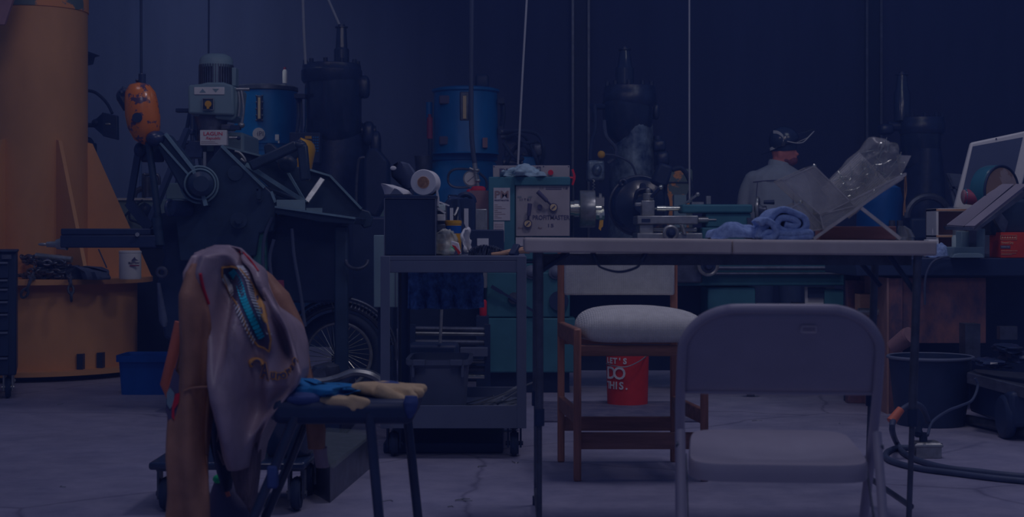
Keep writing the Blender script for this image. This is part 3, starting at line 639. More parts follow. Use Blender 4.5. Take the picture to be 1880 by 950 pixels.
for pts in ([(503, 440), (495, 480), (505, 540), (520, 600)], [(536, 420), (540, 470), (552, 540), (560, 600)], [(500, 400), (485, 440), (484, 500), (500, 560)]):
    m.tube([P(x, y, d-.02) for x, y in pts], .009)
m.build('hydraulic_hose', 'hose', r)
m = MB()
for i in range(44):
    a = pi+pi*i/43; m.torus(P(655+20*cos(a), 478-16*sin(a), d), (-sin(a), 0, cos(a)), .008, .002, n=10, m=5)
m.build('spring_coil', 'dark_steel', r)
MB().torus(P(297, 500, d-.02), (0, 1, .3), .022, .01).build('hook_knob', 'dark_steel', r)
MB().rows([(520, 288, 294), (560, 290, 302), (590, 292, 308), (600, 298, 306)], d-.1, .02).build('torn_plastic_flap', 'cap_cloth', r)

# --- spoked wheel with fender
d = 8.3; r = thing('spoked_wheel', 'spoked wheel under a ribbed black fender, right of the jacket', 'wheel', 622, d)
c = P(622, 656, d); c.z = .24; RR = .238
MB().torus(c, (.15, -1, 0), RR-.028, .028, n=60, m=10).build('tire', 'rubber', r)
MB().torus(c, (.15, -1, 0), RR-.06, .012, n=60).build('rim', 'steel', r)
hb = MB().cyl(c+Vector((-.008, .05, 0)), c+Vector((.008, -.05, 0)), .03).build('hub', 'dark_steel', r)
ax, u, v = frame((.15, -1, 0)); m = MB()
for k in range(32):
    a = 2*pi*k/32; m.cyl(c+ax*(.03 if k % 2 else -.03)+(u*cos(a+.6)+v*sin(a+.6))*.03, c+(u*cos(a)+v*sin(a))*(RR-.06), .0018, n=4)
m.build('spokes', 'bright_steel', r)
f = MB()
for R0, h in ((RR+.03, .016), (RR+.075, .008)): f.torus(c, (.15, -1, 0), R0, h, n=40, a0=-.1, a1=pi*.98)
for k in range(34):
    a = .2+2.5*k/33; p = c+(u*cos(a)+v*sin(a))*(RR+.04); f.bar(p-ax*.05, p+ax*.05+(u*cos(a+.3)+v*sin(a+.3))*.02, .016, .008, up=(p-c))
f.build('ribbed_fender', 'dark_steel', r)
m = MB().tube([c+Vector((-.02, -.07, .26)), c+Vector((-.03, -.08, .3)), c+Vector((0, -.08, .31)), c+Vector((.0, -.08, .2))], .003).build('tie_wire', 'steel', r)

# ================================================================== ITEMS ON THE COLUMN BASE
d = 9.25; zt2 = .622
def chain(pts, R, rr, m):
    pts = spline(pts, 8); L = [0]
    for a, b in zip(pts, pts[1:]): L.append(L[-1]+(b-a).length)
    n = max(2, int(L[-1]/(R*1.55))); mb = MB()
    for i in range(n):
        t = L[-1]*(i+.5)/n; k = max(j for j in range(len(L)) if L[j] <= t); k = min(k, len(pts)-2)
        p = pts[k].lerp(pts[k+1], (t-L[k])/max(1e-6, L[k+1]-L[k])); ax = (pts[k+1]-pts[k]).normalized()
        s1 = ax.orthogonal().normalized(); s1 = Matrix.Rotation((i % 2)*pi/2+.4, 3, ax) @ s1; s2 = ax.cross(s1); ring = []
        for q in range(12):
            a = 2*pi*q/12; cdir = ax*cos(a)*R+s1*sin(a)*R*.6; tdir = cdir.normalized(); ring.append([p+cdir+(tdir*cos(2*pi*w/6)+s2*sin(2*pi*w/6))*rr for w in range(6)])
        mb.loft(ring, close=True)
    return mb
random.seed(3); allp = []
for lay in range(5):
    for k in range(11):
        x = 38+random.uniform(0, 118)*(1-lay*.08); y = 508-lay*8.5; dd = d+.05+random.uniform(0, .22)
        allp.append((X(x, dd), dd, zt2+.02+lay*.028))
o = chain(allp, .026, .0075, 'dark_steel').build('chain_pile', 'dark_steel'); o['kind'] = 'stuff'; tag(o, 'heap of heavy dark steel chain piled on the round orange base', 'chain')
o = chain([(X(60, d), d, zt2+.03), (X(56, 9.13), 9.13, zt2), P(50, 530, 9.11), P(42, 545, 9.11)], .03, .009, 0).build('hanging_chain', 'dark_steel'); tag(o, 'chain end hanging at the left over the edge of the orange base', 'chain')
o = chain([(X(128, d), d, zt2+.03), (X(129, 9.13), 9.13, zt2), P(130, 530, 9.11), P(131, 552, 9.11)], .026, .008, 0).build('hanging_chain', 'dark_steel'); tag(o, 'chain end hanging straight down the middle of the orange base', 'chain')
o = MB().cyl(P(66, 470, d+.1), P(132, 477, d+.08), .02).build('steel_roller', 'steel'); tag(o, 'short pale steel bar lying on top of the chain heap', 'bar')
o = MB().rows([(489, 142, 156), (492, 138, 176), (499, 136, 200), (510, 134, 207), (513, 134, 206)], d+.1, .09, fold=1.2).build('black_glove_bundle', 'cap_cloth'); tag(o, 'crumpled dark cloth bundle lying right of the chain heap', 'cloth')
r = thing('white_tub', 'white plastic tub with a printed label standing on the orange base', 'bucket', 239, d+.15, z=zt2)
dd = d+.15; R = S(20, dd); zz = zt2
f = MB().lathe((X(239, dd), dd, zz), [(R*.94, 0), (R, .01), (R, .16), (R*1.03, .162), (R*1.03, .172), (R*.9, .176)], n=36).build('tub_body', 'white_paint', r)
m = MB().lathe((X(239, dd), dd, zz+.03), [(R*1.012, 0), (R*1.012, .1)], n=36)
MB().pb(238, 487, 255, 489, dd-R-.004, .01).build('label_stripe', 'dark_red', f)
text('Mean Gear', 246, 483, dd-R-.004, 3.2, 'ink', f, bold=.0006)
MB().pp([(241, 479), (247, 472), (249, 476), (254, 479)], dd-R-.003, .006).build('label_drawing', 'ink', f)
MB().bar(P(181, 458, d+.05), P(196, 492, d+.02), .006, .006).build('wire_rod', 'dark_steel')
tag(bpy.context.scene.objects['wire_rod'], 'thin bent wire sticking up from the dark cloth bundle', 'wire')

# --- black tool chest at far left
d = 8.3; r = thing('tool_chest', 'black rolling tool chest with seven drawers at the left edge', 'tool chest', 10, d)
x1 = X(29, d); zb = Z(690, d)
MB().box(x1-.7, x1, d, d+.5, zb, Z(462, d)).build('body', 'black', r, bevel=.008)
MB().box(x1-.72, x1+.006, d-.02, d+.5, Z(464, d), Z(459, d)).build('top', 'black', r, bevel=.006)
ys = [481, 513, 530, 553, 576, 609, 656, 690]
for a, b in zip(ys, ys[1:]):
    q = MB().box(x1-.66, x1-.04, d-.018, d+.01, Z(b-2, d), Z(a, d)).build('drawer', 'black', r, bevel=.003)
    MB().box(x1-.65, x1-.045, d-.034, d-.018, Z(a+4, d), Z(a+.5, d)).build('handle', 'cart_grey', q, bevel=.002)
MB().pb(1, 468, 18, 476, d-.022, .01).build('badge', 'dark_steel', r)
def caster(root, x, y, rad, dy=0, w=.03, forkm='steel'):
    q = MB().torus((x, y, rad), (1, 0, 0), rad-.014, .014, n=28, m=8).cyl((x-w/2, y, rad), (x+w/2, y, rad), rad-.008, n=28).build('caster_wheel', 'rubber', root)
    MB().box(x-w/2-.012, x-w/2-.004, y-.02, y+.035, rad*.7, rad*2+.03).box(x+w/2+.004, x+w/2+.012, y-.02, y+.035, rad*.7, rad*2+.03).box(x-w/2-.012, x+w/2+.012, y-.03, y+.045, rad*2+.02, rad*2+.035).cyl((x-w/2-.018, y, rad), (x+w/2+.018, y, rad), .009, n=8).build('caster_fork', forkm, q)
caster(r, X(14, d), d+.06, .06); caster(r, x1-.62, d+.06, .06); caster(r, X(14, d), d+.44, .06); caster(r, x1-.62, d+.44, .06)
tool_chest = r
MB().box(x1-.68, x1-.02, d+.02, d+.48, .15, zb).build('base_frame', 'black', r)
r.rotation_euler.z = radians(17)

# --- blue tub on the floor
d = 8.55
def tub(name, label, x0, x1, y0, y1, d, dep, m, z=0, rim=6, lid=None):
    r = thing(name, label, 'tub', (x0+x1)/2, d+dep/2, z=z); c = X((x0+x1)/2, d); hw = S((x1-x0)/2, d); H = Z(y0, d)-z
    def ring(k, h, hd=0, e=.25):
        out = []
        for j in range(36):
            a = 2*pi*j/36; f = lambda t: math.copysign(abs(t)**e, t); out.append((c+f(cos(a))*(hw*k+hd), d+dep/2+f(sin(a))*(dep/2*k+hd), z+h))
        return out
    MB().loft([ring(.84, 0), ring(.92, H*.9), ring(.92, H*.9, -.008), ring(.83, .012)]).build('tub_body', m, r)
    MB().loft([ring(.92, H*.84), ring(1, H*.84), ring(1, H), ring(.97, H), ring(.92, H*.9)], close=True).build('rim', m, r)
    return r, c, hw, H
tub('storage_tub', 'bright blue open plastic tub on the floor beside the orange base', 209, 316, 654, 721, 8.5, .32, 'blue_plastic')
o = MB().box(X(292, 8.75), X(325, 8.75), 8.88, 9.1, 0, Z(655, 8.8)).build('black_box', 'black', bevel=.01); tag(o, 'low dark box standing behind the blue tub', 'box')

# ================================================================== PANELLED LATHE
d = 8.6; r = thing('lathe', 'long green metal lathe with a pale control panel reading PROFITMASTER', 'lathe', 1150, d)
g = MB().box(X(897, d), X(945, d), d-.02, d+.42, Z(480, d), Z(325, d)).box(X(944, d), X(1047, d), d-.02, d+.42, Z(341, d), Z(325, d)).box(X(944, d), X(1046, d), d+.02, d+.42, Z(480, d), Z(340, d)).build('headstock', 'lathe_green', r, bevel=.006)
pn = MB().pb(947, 339, 1046, 434, d-.004, .03).build('front_panel', 'lathe_panel', r, bevel=.003)
u = MB().pb(905, 304, 1046, 328, d+.14, .1).build('upper_panel', 'lathe_panel', r, bevel=.003)
text('PM', 931, 317, d+.138, 13, 'ink', u, wide=1.25, bold=.0012)
MB().pb(985, 306, 993, 317, d+.134, .01).build('dial_plate', 'ink', u)
MB().cyl(P(989, 311, d+.14), P(989, 311, d+.12), S(2.8, d)).build('dial', 'steel', u)
MB().cyl(P(1011, 317, d+.14), P(1011, 317, d+.11), S(5, d)).build('stop_button', 'red', u)
m = MB()
for x in (907, 998, 1044): m.ell(P(x, 306, d+.139), .004, .003, .004, n=8, m=6)
m.build('panel_screws', 'ink', u)
text('1:1', 994, 346, d-.006, 4, 'ink', pn, wide=1.3, bold=.0002); text('1:8', 1038, 346, d-.006, 4, 'ink', pn, wide=1.3, bold=.0002)
MB().pb(1002, 344.5, 1031, 345.7, d-.006, .003).pb(1002, 347.2, 1031, 348.4, d-.006, .003).build('panel_line', 'ink', pn)
text('1:1 T 8:1', 964, 367, d-.006, 4, 'ink', pn, wide=1.1, bold=.0002)
m = MB().pb(950, 360, 957.5, 363.5, d-.006, .003).pb(969, 360, 976.5, 363.5, d-.006, .003).build('panel_marks', 'steel', pn)
text('PROFITMASTER', 1011.5, 400, d-.006, 8, 'ink', pn, wide=.87, bold=.0004)
text('15', 1010.5, 414.5, d-.006, 5.8, 'ink', pn, wide=1.6, bold=.0003)
text('Slow', 955, 419, d-.006, 3.5, 'ink_brown', pn, shear=.3); text('Fast', 991, 419, d-.006, 3.5, 'ink_brown', pn, shear=.3)
for px, py, ex, ey in ((1016, 381, 987, 352), (969, 411, 973, 374)):
    q = MB().cyl(P(px, py, d-.005), P(px, py, d-.03), S(8, d)).build('speed_dial', 'ink', pn)
    MB().cyl(P(px, py, d-.03), P(px, py, d-.034), S(6.2, d)).build('dial_face', 'ink_light', q)
    MB().bar(P(px-3, py+3, d-.037), P(px+3, py-3, d-.037), .006, .004, up=(0, 1, 0)).build('dial_pointer', 'ink', q)
    mx, my = px+(ex-px)*.4, py+(ey-py)*.4
    MB().cyl(P(px+(ex-px)*.2, py+(ey-py)*.2, d-.03), P(mx, my, d-.05), .006).cyl(P(mx, my, d-.05), P(ex, ey, d-.06), .011, .013).build('lever', 'ink', q)
MB().cyl(P(991, 380, d-.005), P(991, 380, d-.025), S(4.5, d)).build('push_knob', 'ink', pn)
q = MB().pb(906, 345, 936.5, 405, d-.025, .006).build('name_plate', 'plate', g)
text('PM', 921, 358, d-.027, 13, 'ink_brown', q, wide=1.15, bold=.0012); text('PROFITMASTER', 921, 368, d-.027, 2.6, 'ink', q, wide=1.05, bold=.0002)
m = MB()
for i in range(8): m.pb(908, 376+i*3.4, 914+(i % 3)*7, 376.7+i*3.4, d-.0265, .002)
m.build('plate_lines', 'ink_brown', q)
q = MB().pb(906, 407, 926, 445, d-.025, .006).build('chart_plate', 'plate', g)
m = MB().pb(909, 441, 921, 443, d-.027, .002)
for i in range(9): m.pb(908, 412+i*3, 924, 412.4+i*3, d-.0265, .002)
m.build('plate_lines', 'ink_brown', q)
MB().tube([P(1045, 326, d+.1), P(1052, 327, d+.1)], .006, k=1).bar(P(1051, 311, d+.1), P(1054.5, 322, d+.1), .014, .012).bar(P(1054.5, 322, d+.1), P(1054, 330, d+.1), .014, .014).bar(P(1054, 330, d+.1), P(1051, 340, d+.1), .012, .012).build('emergency_lever', 'red', r)
# chuck and spindle
ch = MB().cyl(P(1047, 383, d+.2), P(1054, 383, d+.2), S(14, d)).cyl(P(1054, 383, d+.2), P(1066, 383, d+.2), S(16, d)).build('spindle_nose', 'bright_steel', r)
ck = MB().lathe(P(1064, 384, d+.2), [(S(34, d), 0), (S(35, d), .004), (S(35, d), S(28, d)), (S(34, d), S(29, d)), (S(10, d), S(29.5, d))], ax=(1, 0, 0), n=48).build('chuck', 'steel', r)
for k in range(3):
    a = radians(90+120*k+15); c = P(1093, 384, d+.2); q = Vector((0, cos(a), sin(a)))
    MB().box(-.02, .06, -.016, .016, -.03, .03).build('chuck_jaw', 'steel', ck) if False else None
    m = MB(Matrix.Translation(c) @ Matrix.Rotation(a-pi/2, 4, 'X')).box(0, .05, -.016, .016, .02, .07).box(.02, .035, -.016, .016, .07, .09).build('chuck_jaw', 'bright_steel', ck)
MB().cyl(P(1093, 384, d+.2), P(1104, 384, d+.2), S(10, d)).build('workpiece', 'bright_steel', ck)
# bed, carriage, compound, tailstock
m = MB().box(X(893, d), X(1560, d), d+.0, d+.34, Z(525, d), Z(484, d)).build('bed', 'lathe_green', r, bevel=.008)
m2 = MB()
for y in (d+.02, d+.26): m2.box(X(1047, d), X(1556, d), y, y+.05, Z(484, d), Z(476, d))
m2.build('bed_way', 'steel', r, bevel=.004)
MB().cyl(P(1050, 493, d-.03), P(1550, 493, d-.03), .012).cyl(P(1050, 503, d-.03), P(1550, 503, d-.03), .008).build('lead_screw', 'dark_steel', r)
MB().pb(1536, 494, 1550, 502, d-.04, .02).build('bed_plate', 'plate', r)
MB().pb(944, 441, 1030, 478, d-.01, .1).build('gearbox', 'lathe_green', r, bevel=.01); MB().pb(947, 436, 962, 452, d-.015, .02).build('oil_plate', 'plate', r)
ap = MB().pb(1215, 478, 1290, 520, d-.14, .14).build('apron', 'dark_steel', r, bevel=.01)
def handwheel(name, px, py, d, R, root, ax=(0, -1, 0), m='steel', dish='dark_steel', grip=None):
    c = P(px, py, d); q = MB().torus(c, ax, S(R, d)-.01, .011, n=40).build(name, m, root)
    MB().lathe(c, [(S(R-2, d), -.004), (S(R-2, d), .004), (S(R*.45, d), .008), (S(R*.3, d), .03), (S(R*.3, d), .05), (.006, .052)], ax=ax, n=32).build('wheel_dish', dish, q)
    if grip: MB().cyl(c+Vector(grip[0]), c+Vector(grip[1]), .011, .014).build('wheel_grip', 'black', q)
    return q
handwheel('handwheel', 1300, 488, d-.18, 20, r, dish='gloss_black'); MB().cyl(P(1300, 488, d-.18), P(1300, 488, d), .02).build('wheel_shaft', 'steel', r)
m = MB().pb(1170, 396, 1282, 412, d-.02, .3).pb(1174, 412, 1200, 430, d+.0, .25).pb(1194, 418, 1280, 426, d+.02, .2).pb(1170, 428, 1290, 478, d-.02, .34)
m.build('cross_slide', 'steel', r, bevel=.006)
handwheel('handwheel', 1231.5, 428, d-.1, 15, r, dish='black'); MB().cyl(P(1231, 428, d-.1), P(1231, 428, d+.02), .016).build('wheel_shaft', 'steel', r)
MB().cyl(P(1282, 404, d+.1), P(1300, 404, d+.1), S(5.5, d)).cyl(P(1300, 404, d+.1), P(1315, 404, d+.1), S(2, d)).build('compound_dial', 'steel', r)
m = MB()
for i in range(9): m.torus(P(1252+i*.6, 414+i*2, d-.03), (.3, 0, 1), .012, .003, n=12, m=5)
m.build('spring', 'steel', r)
tp = MB().pb(1178, 368, 1202, 396, d, .1).cyl(P(1190, 368, d+.05), P(1190, 355, d+.05), S(10, d)).cyl(P(1190, 355, d+.05), P(1190, 346, d+.05), S(5, d), n=6).pb(1166, 372, 1178, 379, d+.0, .05).build('tool_post', 'steel', r, bevel=.005)
MB().bar(P(1196, 362, d), P(1212, 346, d-.04), .018, .014).build('clamp_lever', 'black', tp); MB().ell(P(1213, 344, d-.04), .013, .013, .013).build('lever_ball', 'bright_steel', tp)
MB().pb(1178, 402, 1194, 408, d-.025, .01).build('slide_slot', 'black', r)
ts = MB().box(X(1255, d), X(1386, d), d+.08, d+.3, Z(391, d), Z(375, d)).box(X(1300, d), X(1384, d), d+.1, d+.3, Z(418, d), Z(391, d)).box(X(1290, d), X(1392, d), d+.02, d+.32, Z(478, d), Z(418, d)).build('tailstock', 'lathe_green', r, bevel=.01)
MB().cyl(P(1255, 383, d+.2), P(1222, 383, d+.2), S(4.5, d)).cyl(P(1222, 383, d+.2), P(1206, 383, d+.2), S(5.5, d), S(5, d)).cyl(P(1206, 383, d+.2), P(1197, 384, d+.2), S(2.5, d), .001).build('quill', 'bright_steel', ts)
MB().bar(P(1258, 374, d+.15), P(1280, 358, d+.12), .012, .012).ell(P(1281, 357, d+.12), .013, .013, .013).pb(1270, 371, 1292, 376, d+.1, .1).pb(1297, 360, 1305, 375, d+.15, .05).build('clamp_lever', 'steel', ts)
MB().cyl(P(1385, 384, d+.2), P(1395, 384, d+.2), S(6, d)).build('wheel_shaft', 'steel', ts)
handwheel('handwheel', 1391, 386, d+.2, 25, ts, ax=(.97, -.25, 0), dish='dark_steel', grip=((.03, -.03, .045), (.09, -.035, .045)))
MB().pb(1372, 400, 1382, 416, d+.08, .05).build('tail_clamp', 'dark_steel', ts)
# pedestals
MB().box(X(893, d), X(1046, d), d-.02, d+.42, Z(583, d)+.0, Z(500, d)).build('gear_cabinet', 'lathe_green', r, bevel=.008)
MB().box(X(890, d), X(1056, d), d-.03, d+.44, Z(684, d), Z(584, d)).build('pedestal', 'lathe_green', r, bevel=.008)
MB().box(X(900, d), X(1046, d), d+.05, d+.4, 0, Z(684, d)).build('plinth', 'black', r)
MB().box(X(1300, d), X(1388, d), d+.02, d+.4, .07, Z(528, d)).box(X(1330, d), X(1366, d), d-.03, d+.4, 0.03, .2).build('pedestal', 'lathe_green', r, bevel=.008)
MB().box(X(1300, d), X(1560, d), d+.0, d+.4, 0, .05).build('foot_rail', 'black', r)
MB().box(X(1050, d), X(1310, d), d+.34, d+.38, .1, Z(505, d)).build('splash_back', 'black', r)
for px in (975, 1020):
    q = MB().lathe(P(px, 500, d-.02), [(S(13, d), 0), (S(13, d), .012), (S(8, d), .018), (S(8, d), .03), (S(3, d), .04)], ax=(0, -1, 0), n=12).build('gear_knob', 'cart_grey', r)
q = MB().cyl(P(944, 548, d-.02), P(944, 548, d-.05), S(11, d)).build('feed_dial', 'dark_steel', r); MB().bar(P(902, 526, d-.06), P(985, 575, d-.06), .014, .014).bar(P(902, 526, d-.065), P(922, 538, d-.065), .02, .02).build('feed_lever', 'black_iron', q)
q = MB().cyl(P(1026, 553, d-.02), P(1026, 553, d-.05), S(18, d)).build('cover_disc', 'black', r)
MB().tube([P(1050, 310, d+.35), P(1052, 360, d+.35), P(1050, 440, d+.35)], .008).build('conduit', 'dark_steel', r)
# things on the lathe
def rag(name, label, cx, cy, z, sx, sy, h, m, seed, amp=.5, n=34, fr=9, cat='rag', e=1.0):
    vs = []; fs = []
    for i in range(n):
        for j in range(n):
            u, v = i/(n-1)*2-1, j/(n-1)*2-1; k = sqrt(max(0, 1-min(1, (abs(u)**2.4+abs(v)**2.4))))
            q = noise.noise(Vector((u*sx*fr*3+seed, v*sy*fr*3, seed)))
            rx = 1-.25*(abs(u*v))+.12*noise.noise(Vector((u*2+seed, v*2, 5)))
            ridge = 1-abs(noise.noise(Vector((u*sx*fr*1.1+seed*2, v*sy*fr*1.1, 3))))*2.0+.35*noise.noise(Vector((u*sx*fr*6, v*sy*fr*6, seed)))
            zz = h*(k**e)*(.55+amp*q+.45*ridge) if k > 0 else 0
            vs.append((cx+u*sx*rx, cy+v*sy*rx, z+max(.004, zz)))
    for i in range(n-1):
        for j in range(n-1): fs.append((i*n+j, (i+1)*n+j, (i+1)*n+j+1, i*n+j+1))
    o = MB().add(vs, fs).build(name, m, ang=180); s = o.modifiers.new('s', 'SOLIDIFY'); s.thickness = .004; s.offset = -1
    b = o.modifiers.new('u', 'SUBSURF'); b.levels = b.render_levels = 1
    return tag(o, label, cat)
o = MB().rows([(302, 962, 970, .2), (306, 948, 980, .5), (313, 936, 990, .8), (319, 930, 996, 1), (325, 923, 1001, 1)], d+.07, .09, n=60, fold=1.1, seed=6, k=8).build('shop_rag', 'rag_blue', ang=180)
dp = o.modifiers.new('d', 'DISPLACE'); tx = bpy.data.textures.new('crease', 'CLOUDS'); tx.noise_scale = .035; tx.noise_depth = 1; dp.texture = tx; dp.strength = .03; dp.mid_level = .5
tag(o, 'crumpled pale blue rag lying on top of the panelled headstock', 'rag')
o = MB().box(X(1232, 10.6), X(1254, 10.6), 10.4, 10.5, 0, Z(358, 10.4)).build('metal_sheet', 'pale_blue'); tag(o, 'small pale blue panel standing behind the lathe tool post', 'panel')
d9 = 11.6; r = thing('orange_cabinet', 'dull orange steel cabinet behind the hooded work lamp', 'cabinet', 1250, d9); MB().box(X(1222, d9), X(1272, d9), d9, d9+.4, 0, Z(310, d9)).build('body', 'orange_dirty', r, bevel=.02); MB().box(X(1224, d9), X(1270, d9), d9-.01, d9, Z(336, d9), Z(334, d9)).build('door_seam', 'black', r)
o = MB().pp([(1101, 405), (1108, 404), (1107, 416), (1104, 419), (1103, 424), (1099, 420), (1100, 414)], d+.1, .02).build('yellow_tag', 'yellow_dull'); tag(o, 'small torn yellow tag hanging below the lathe chuck', 'tag')
r = thing('coolant_tray', 'pale grey scrap tray with white paper under the lathe, right of the green pedestal', 'tray', 1513, d+.1)
f = MB().pb(1478, 527, 1532, 560, d+.06, .02).build('tray_back', 'white_paint', r); MB().pb(1484, 529, 1516, 547, d+.04, .02).build('tray_window', 'black', r); MB().pb(1514, 532, 1549, 575, d+.03, .1).build('tray_box', 'lathe_green', r, bevel=.005)
MB().box(X(1476, d), X(1550, d), d+.06, d+.4, .05, Z(560, d)).build('tray_stand', 'black', r)
# --- red bucket
d = 8.0; zB = 0; r = thing('paint_bucket', 'red plastic bucket reading LET\'S DO THIS. under the upholstered chair', 'bucket', 1150, d)
MB().lathe((X(1152, d), d, 0), [(S(37, d), 0), (S(39, d), .24), (S(39, d), .27), (S(37, d), .27), (S(35, d), .02)], n=44).build('bucket_body', 'bucket_red', r)
def wrap_text(s, py, hpx, ang0, root, Rpx, cx, d, m, step):
    for i, ch in enumerate(s):
        a = radians(ang0)+step*i; R = S(Rpx, d)+.002; cxm = X(cx, d)
        p = Vector((cxm+sin(a)*R, d-cos(a)*R, Z(py, d)))
        text(ch, CX, HY, d, hpx, m, root, bold=.0016, M=Matrix.Translation(p-P(CX, HY, d)) @ Matrix.Rotation(a, 4, 'Z') @ Matrix.Rotation(pi/2, 4, 'X')) if ch != ' ' else None
bb = r.children[0]
wrap_text("LET'S", 661, 10, -66, bb, 39.4, 1152, d, 'paper', .24); wrap_text('DO', 684, 22, -53, bb, 39.2, 1152, d, 'paper', .47); wrap_text('THIS.', 706, 13, -64, bb, 38.4, 1152, d, 'paper', .25)
MB().tube([P(1113, 668, d-.02), P(1125, 672, d-.13), P(1150, 674, d-.15), P(1175, 663, d-.13), P(1191, 650, d-.02)], .003).build('bail', 'steel', r)

# ================================================================== GREY CART
d = 6.1; d2 = 7.05; r = thing('shop_cart', 'low grey angle-steel cart with an open frame, left of the white folding table', 'cart', 832, (d+d2)/2)
xl, xr = X(700, d), X(965, d); zt = Z(470, d); zs = Z(745, d); zb = Z(787, d)
MB().box(xl, xr, d, d2, zt-.02, zt).box(xl+.005, xr-.005, d, d+.02, Z(501, d), zt-.02).box(xl, xr, d2-.02, d2, Z(498, d), zt).build('top_tray', 'cart_grey', r, bevel=.003)
for x, w in ((xl-.003, 1), (xr+.003, -1)):
    for y, s in ((d-.006, 1), (d2+.004, -1)):
        a, b = sorted((x, x+w*.038)); e, f = sorted((y, y+s*.006)); g, h = sorted((x, x+w*.006)); p, q = sorted((y, y+s*.038))
        MB().box(a, b, e, f, zb, zt-.001).box(g, h, p+.0005*s, q, zb, zt-.001).build('corner_post', 'cart_grey', r, bevel=.002)
MB().box(xl, xr, d, d2, zb+.01, zb+.025).box(xl, xr, d-.004, d+.004, zb, zs).box(xl, xr, d2-.01, d2, zb, zs-.02).box(xl, xl+.006, d, d2, zb, zs-.02).box(xr-.006, xr, d, d2, zb, zs-.02).build('bottom_tray', 'cart_grey', r, bevel=.002)
caster(r, xr-.045, d+.08, .052, w=.035, forkm='black'); caster(r, xl+.045, d+.08, .052, w=.035, forkm='black'); caster(r, xr-.045, d2-.08, .052, w=.035, forkm='black'); caster(r, xl+.045, d2-.08, .052, w=.035, forkm='black')
# under-cart platform resting beneath
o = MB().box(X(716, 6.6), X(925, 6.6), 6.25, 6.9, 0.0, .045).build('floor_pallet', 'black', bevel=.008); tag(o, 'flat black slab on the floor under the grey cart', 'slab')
zc = zt
# on the cart top
d = 6.13; r = thing('speaker_cabinet', 'plain black box cabinet standing on the left of the grey cart', 'cabinet', 753, d+.15, z=zc)
MB().box(X(706, d), X(800, d), d, d+.3, zc+.001, Z(365, d)).build('cabinet_body', 'black', r, bevel=.004)
MB().box(X(705, d), X(801, d), d-.004, d+.3, Z(364, d), Z(359, d)).build('cabinet_lid', 'black', r, bevel=.002)
MB().box(X(705, d), X(707, d), d-.006, d, zc+.001, Z(365, d)).box(X(799, d), X(800.5, d), d-.006, d, zc+.001, Z(365, d)).box(X(706, d), X(800, d), d-.006, d, Z(365, d), Z(364, d)).build('trim_strip', 'cart_grey', r)  # grey strips put the light on the box's edges into colour
zc2 = Z(358.5, d); dd = d+.1
r = thing('tape_roll', 'wide roll of pale masking film standing on the black cabinet', 'roll', 779, dd, z=zc2)
R = S(24, dd); c = Vector((X(778, dd), dd-.03, zc2+R)); MB().lathe(c, [(R*.45, 0), (R*.95, 0), (R, .004), (R, .12), (R*.45, .12)], ax=(.10, 1, 0), n=48).build('film', 'paper', r)
MB().lathe(c, [(R*.44, -.002), (R*.46, -.002), (R*.46, .122), (R*.42, .122), (R*.42, -.002)], ax=(.10, 1, 0), n=40).build('core', 'pale_wood', r)
MB().prism([P(x, y, dd+.02) for x, y in ((800, 345), (802, 345), (805, 362), (806, 380), (802, 378))], (0, .06, 0)).build('loose_end', 'paper', r)
o = MB().rows([(338, 700, 706), (340, 700, 722), (345, 702, 738), (350, 704, 750), (357.5, 706, 757)], d+.2, .07, k=2).build('paper_sheet', 'paper'); tag(o, 'curled white paper sheet lying on the black cabinet', 'paper')
o = MB().pp([(716, 357.5), (724, 346), (728, 347), (740, 357.5)], d+.05, .1).build('card_wedge', 'cart_grey'); tag(o, 'small folded grey card propped before the curled paper', 'card')
r = thing('cloth_cap', 'grey-blue cloth cap draped on tools behind the black cabinet', 'cap', 742, 7.0, z=1.0)
MB().rows([(298, 730, 742), (302, 722, 752), (312, 717, 760), (325, 718, 767), (338, 732, 766), (346, 745, 762)], 7.0, .08, fold=.5).build('crown', 'cap_cloth', r)
MB().ell(P(722, 309, 6.93), .014, .004, .01).build('patch', 'paper', r)
MB().cyl((X(745, 7.0), 7.0, 0), P(745, 340, 7.0), .02).build('cap_post', 'black', r)
# grey cabinet behind cart
d = 7.2; r = thing('electrical_box', 'tall narrow pale grey electrical box behind the left cart post', 'box', 710, d)
MB().box(X(686, d), X(733, d), d, d+.12, Z(565, d), Z(432, d)).build('box_body', 'pale_blue', r, bevel=.004)
MB().box(X(726, d), X(727, d), d-.004, d, Z(565, d), Z(432, d)).build('door_seam', 'ink', r)
MB().box(X(690, d), X(700, d), d+.1, d+.14, 0, Z(440, d)).build('support_post', 'black', r)
o = MB().pb(677, 345, 707, 470, 13.5, .1).build('wall_plate', 'pale_blue'); o.location.z = 0; tag(o, 'pale patch panel on the far wall between the green machine and black cabinet', 'panel')
# parts organiser, jug, can, bags, box, brush
d = 6.3; r = thing('parts_organizer', 'small clear-fronted parts organizer squeezed beside the black cabinet', 'organizer', 807, d, z=zc)
MB().box(X(803, d), X(816, d), d, d+.25, zc+.001, Z(372, d)).build('case', 'dark_steel', r)
for i in range(5):
    q = MB().box(X(803, d), X(818, d), d-.03, d, Z(388+i*18, d), Z(376+i*18, d)).build('bin', ['jar_white', 'white_paint', 'dark_steel', 'white_paint', 'yellow_dull'][i], r, bevel=.003)
MB().bar(P(803, 382, d-.04), P(818, 392, d-.04), .008, .008).bar(P(804, 370, d-.02), P(825, 378, d-.02), .006, .006).build('cable_tie', 'paper', r)
d = 6.75; r = thing('oil_jug', 'black plastic oil jug with a white label and ring handle on the grey cart', 'jug', 846, d, z=zc)
MB().rows([(360, 822, 830, .5), (366, 822, 872, .8), (372, 817, 874), (470-22, 817, 874), (451, 818, 873)], d+.06, .06, e=.5, k=2).build('jug_body', 'gloss_black', r)
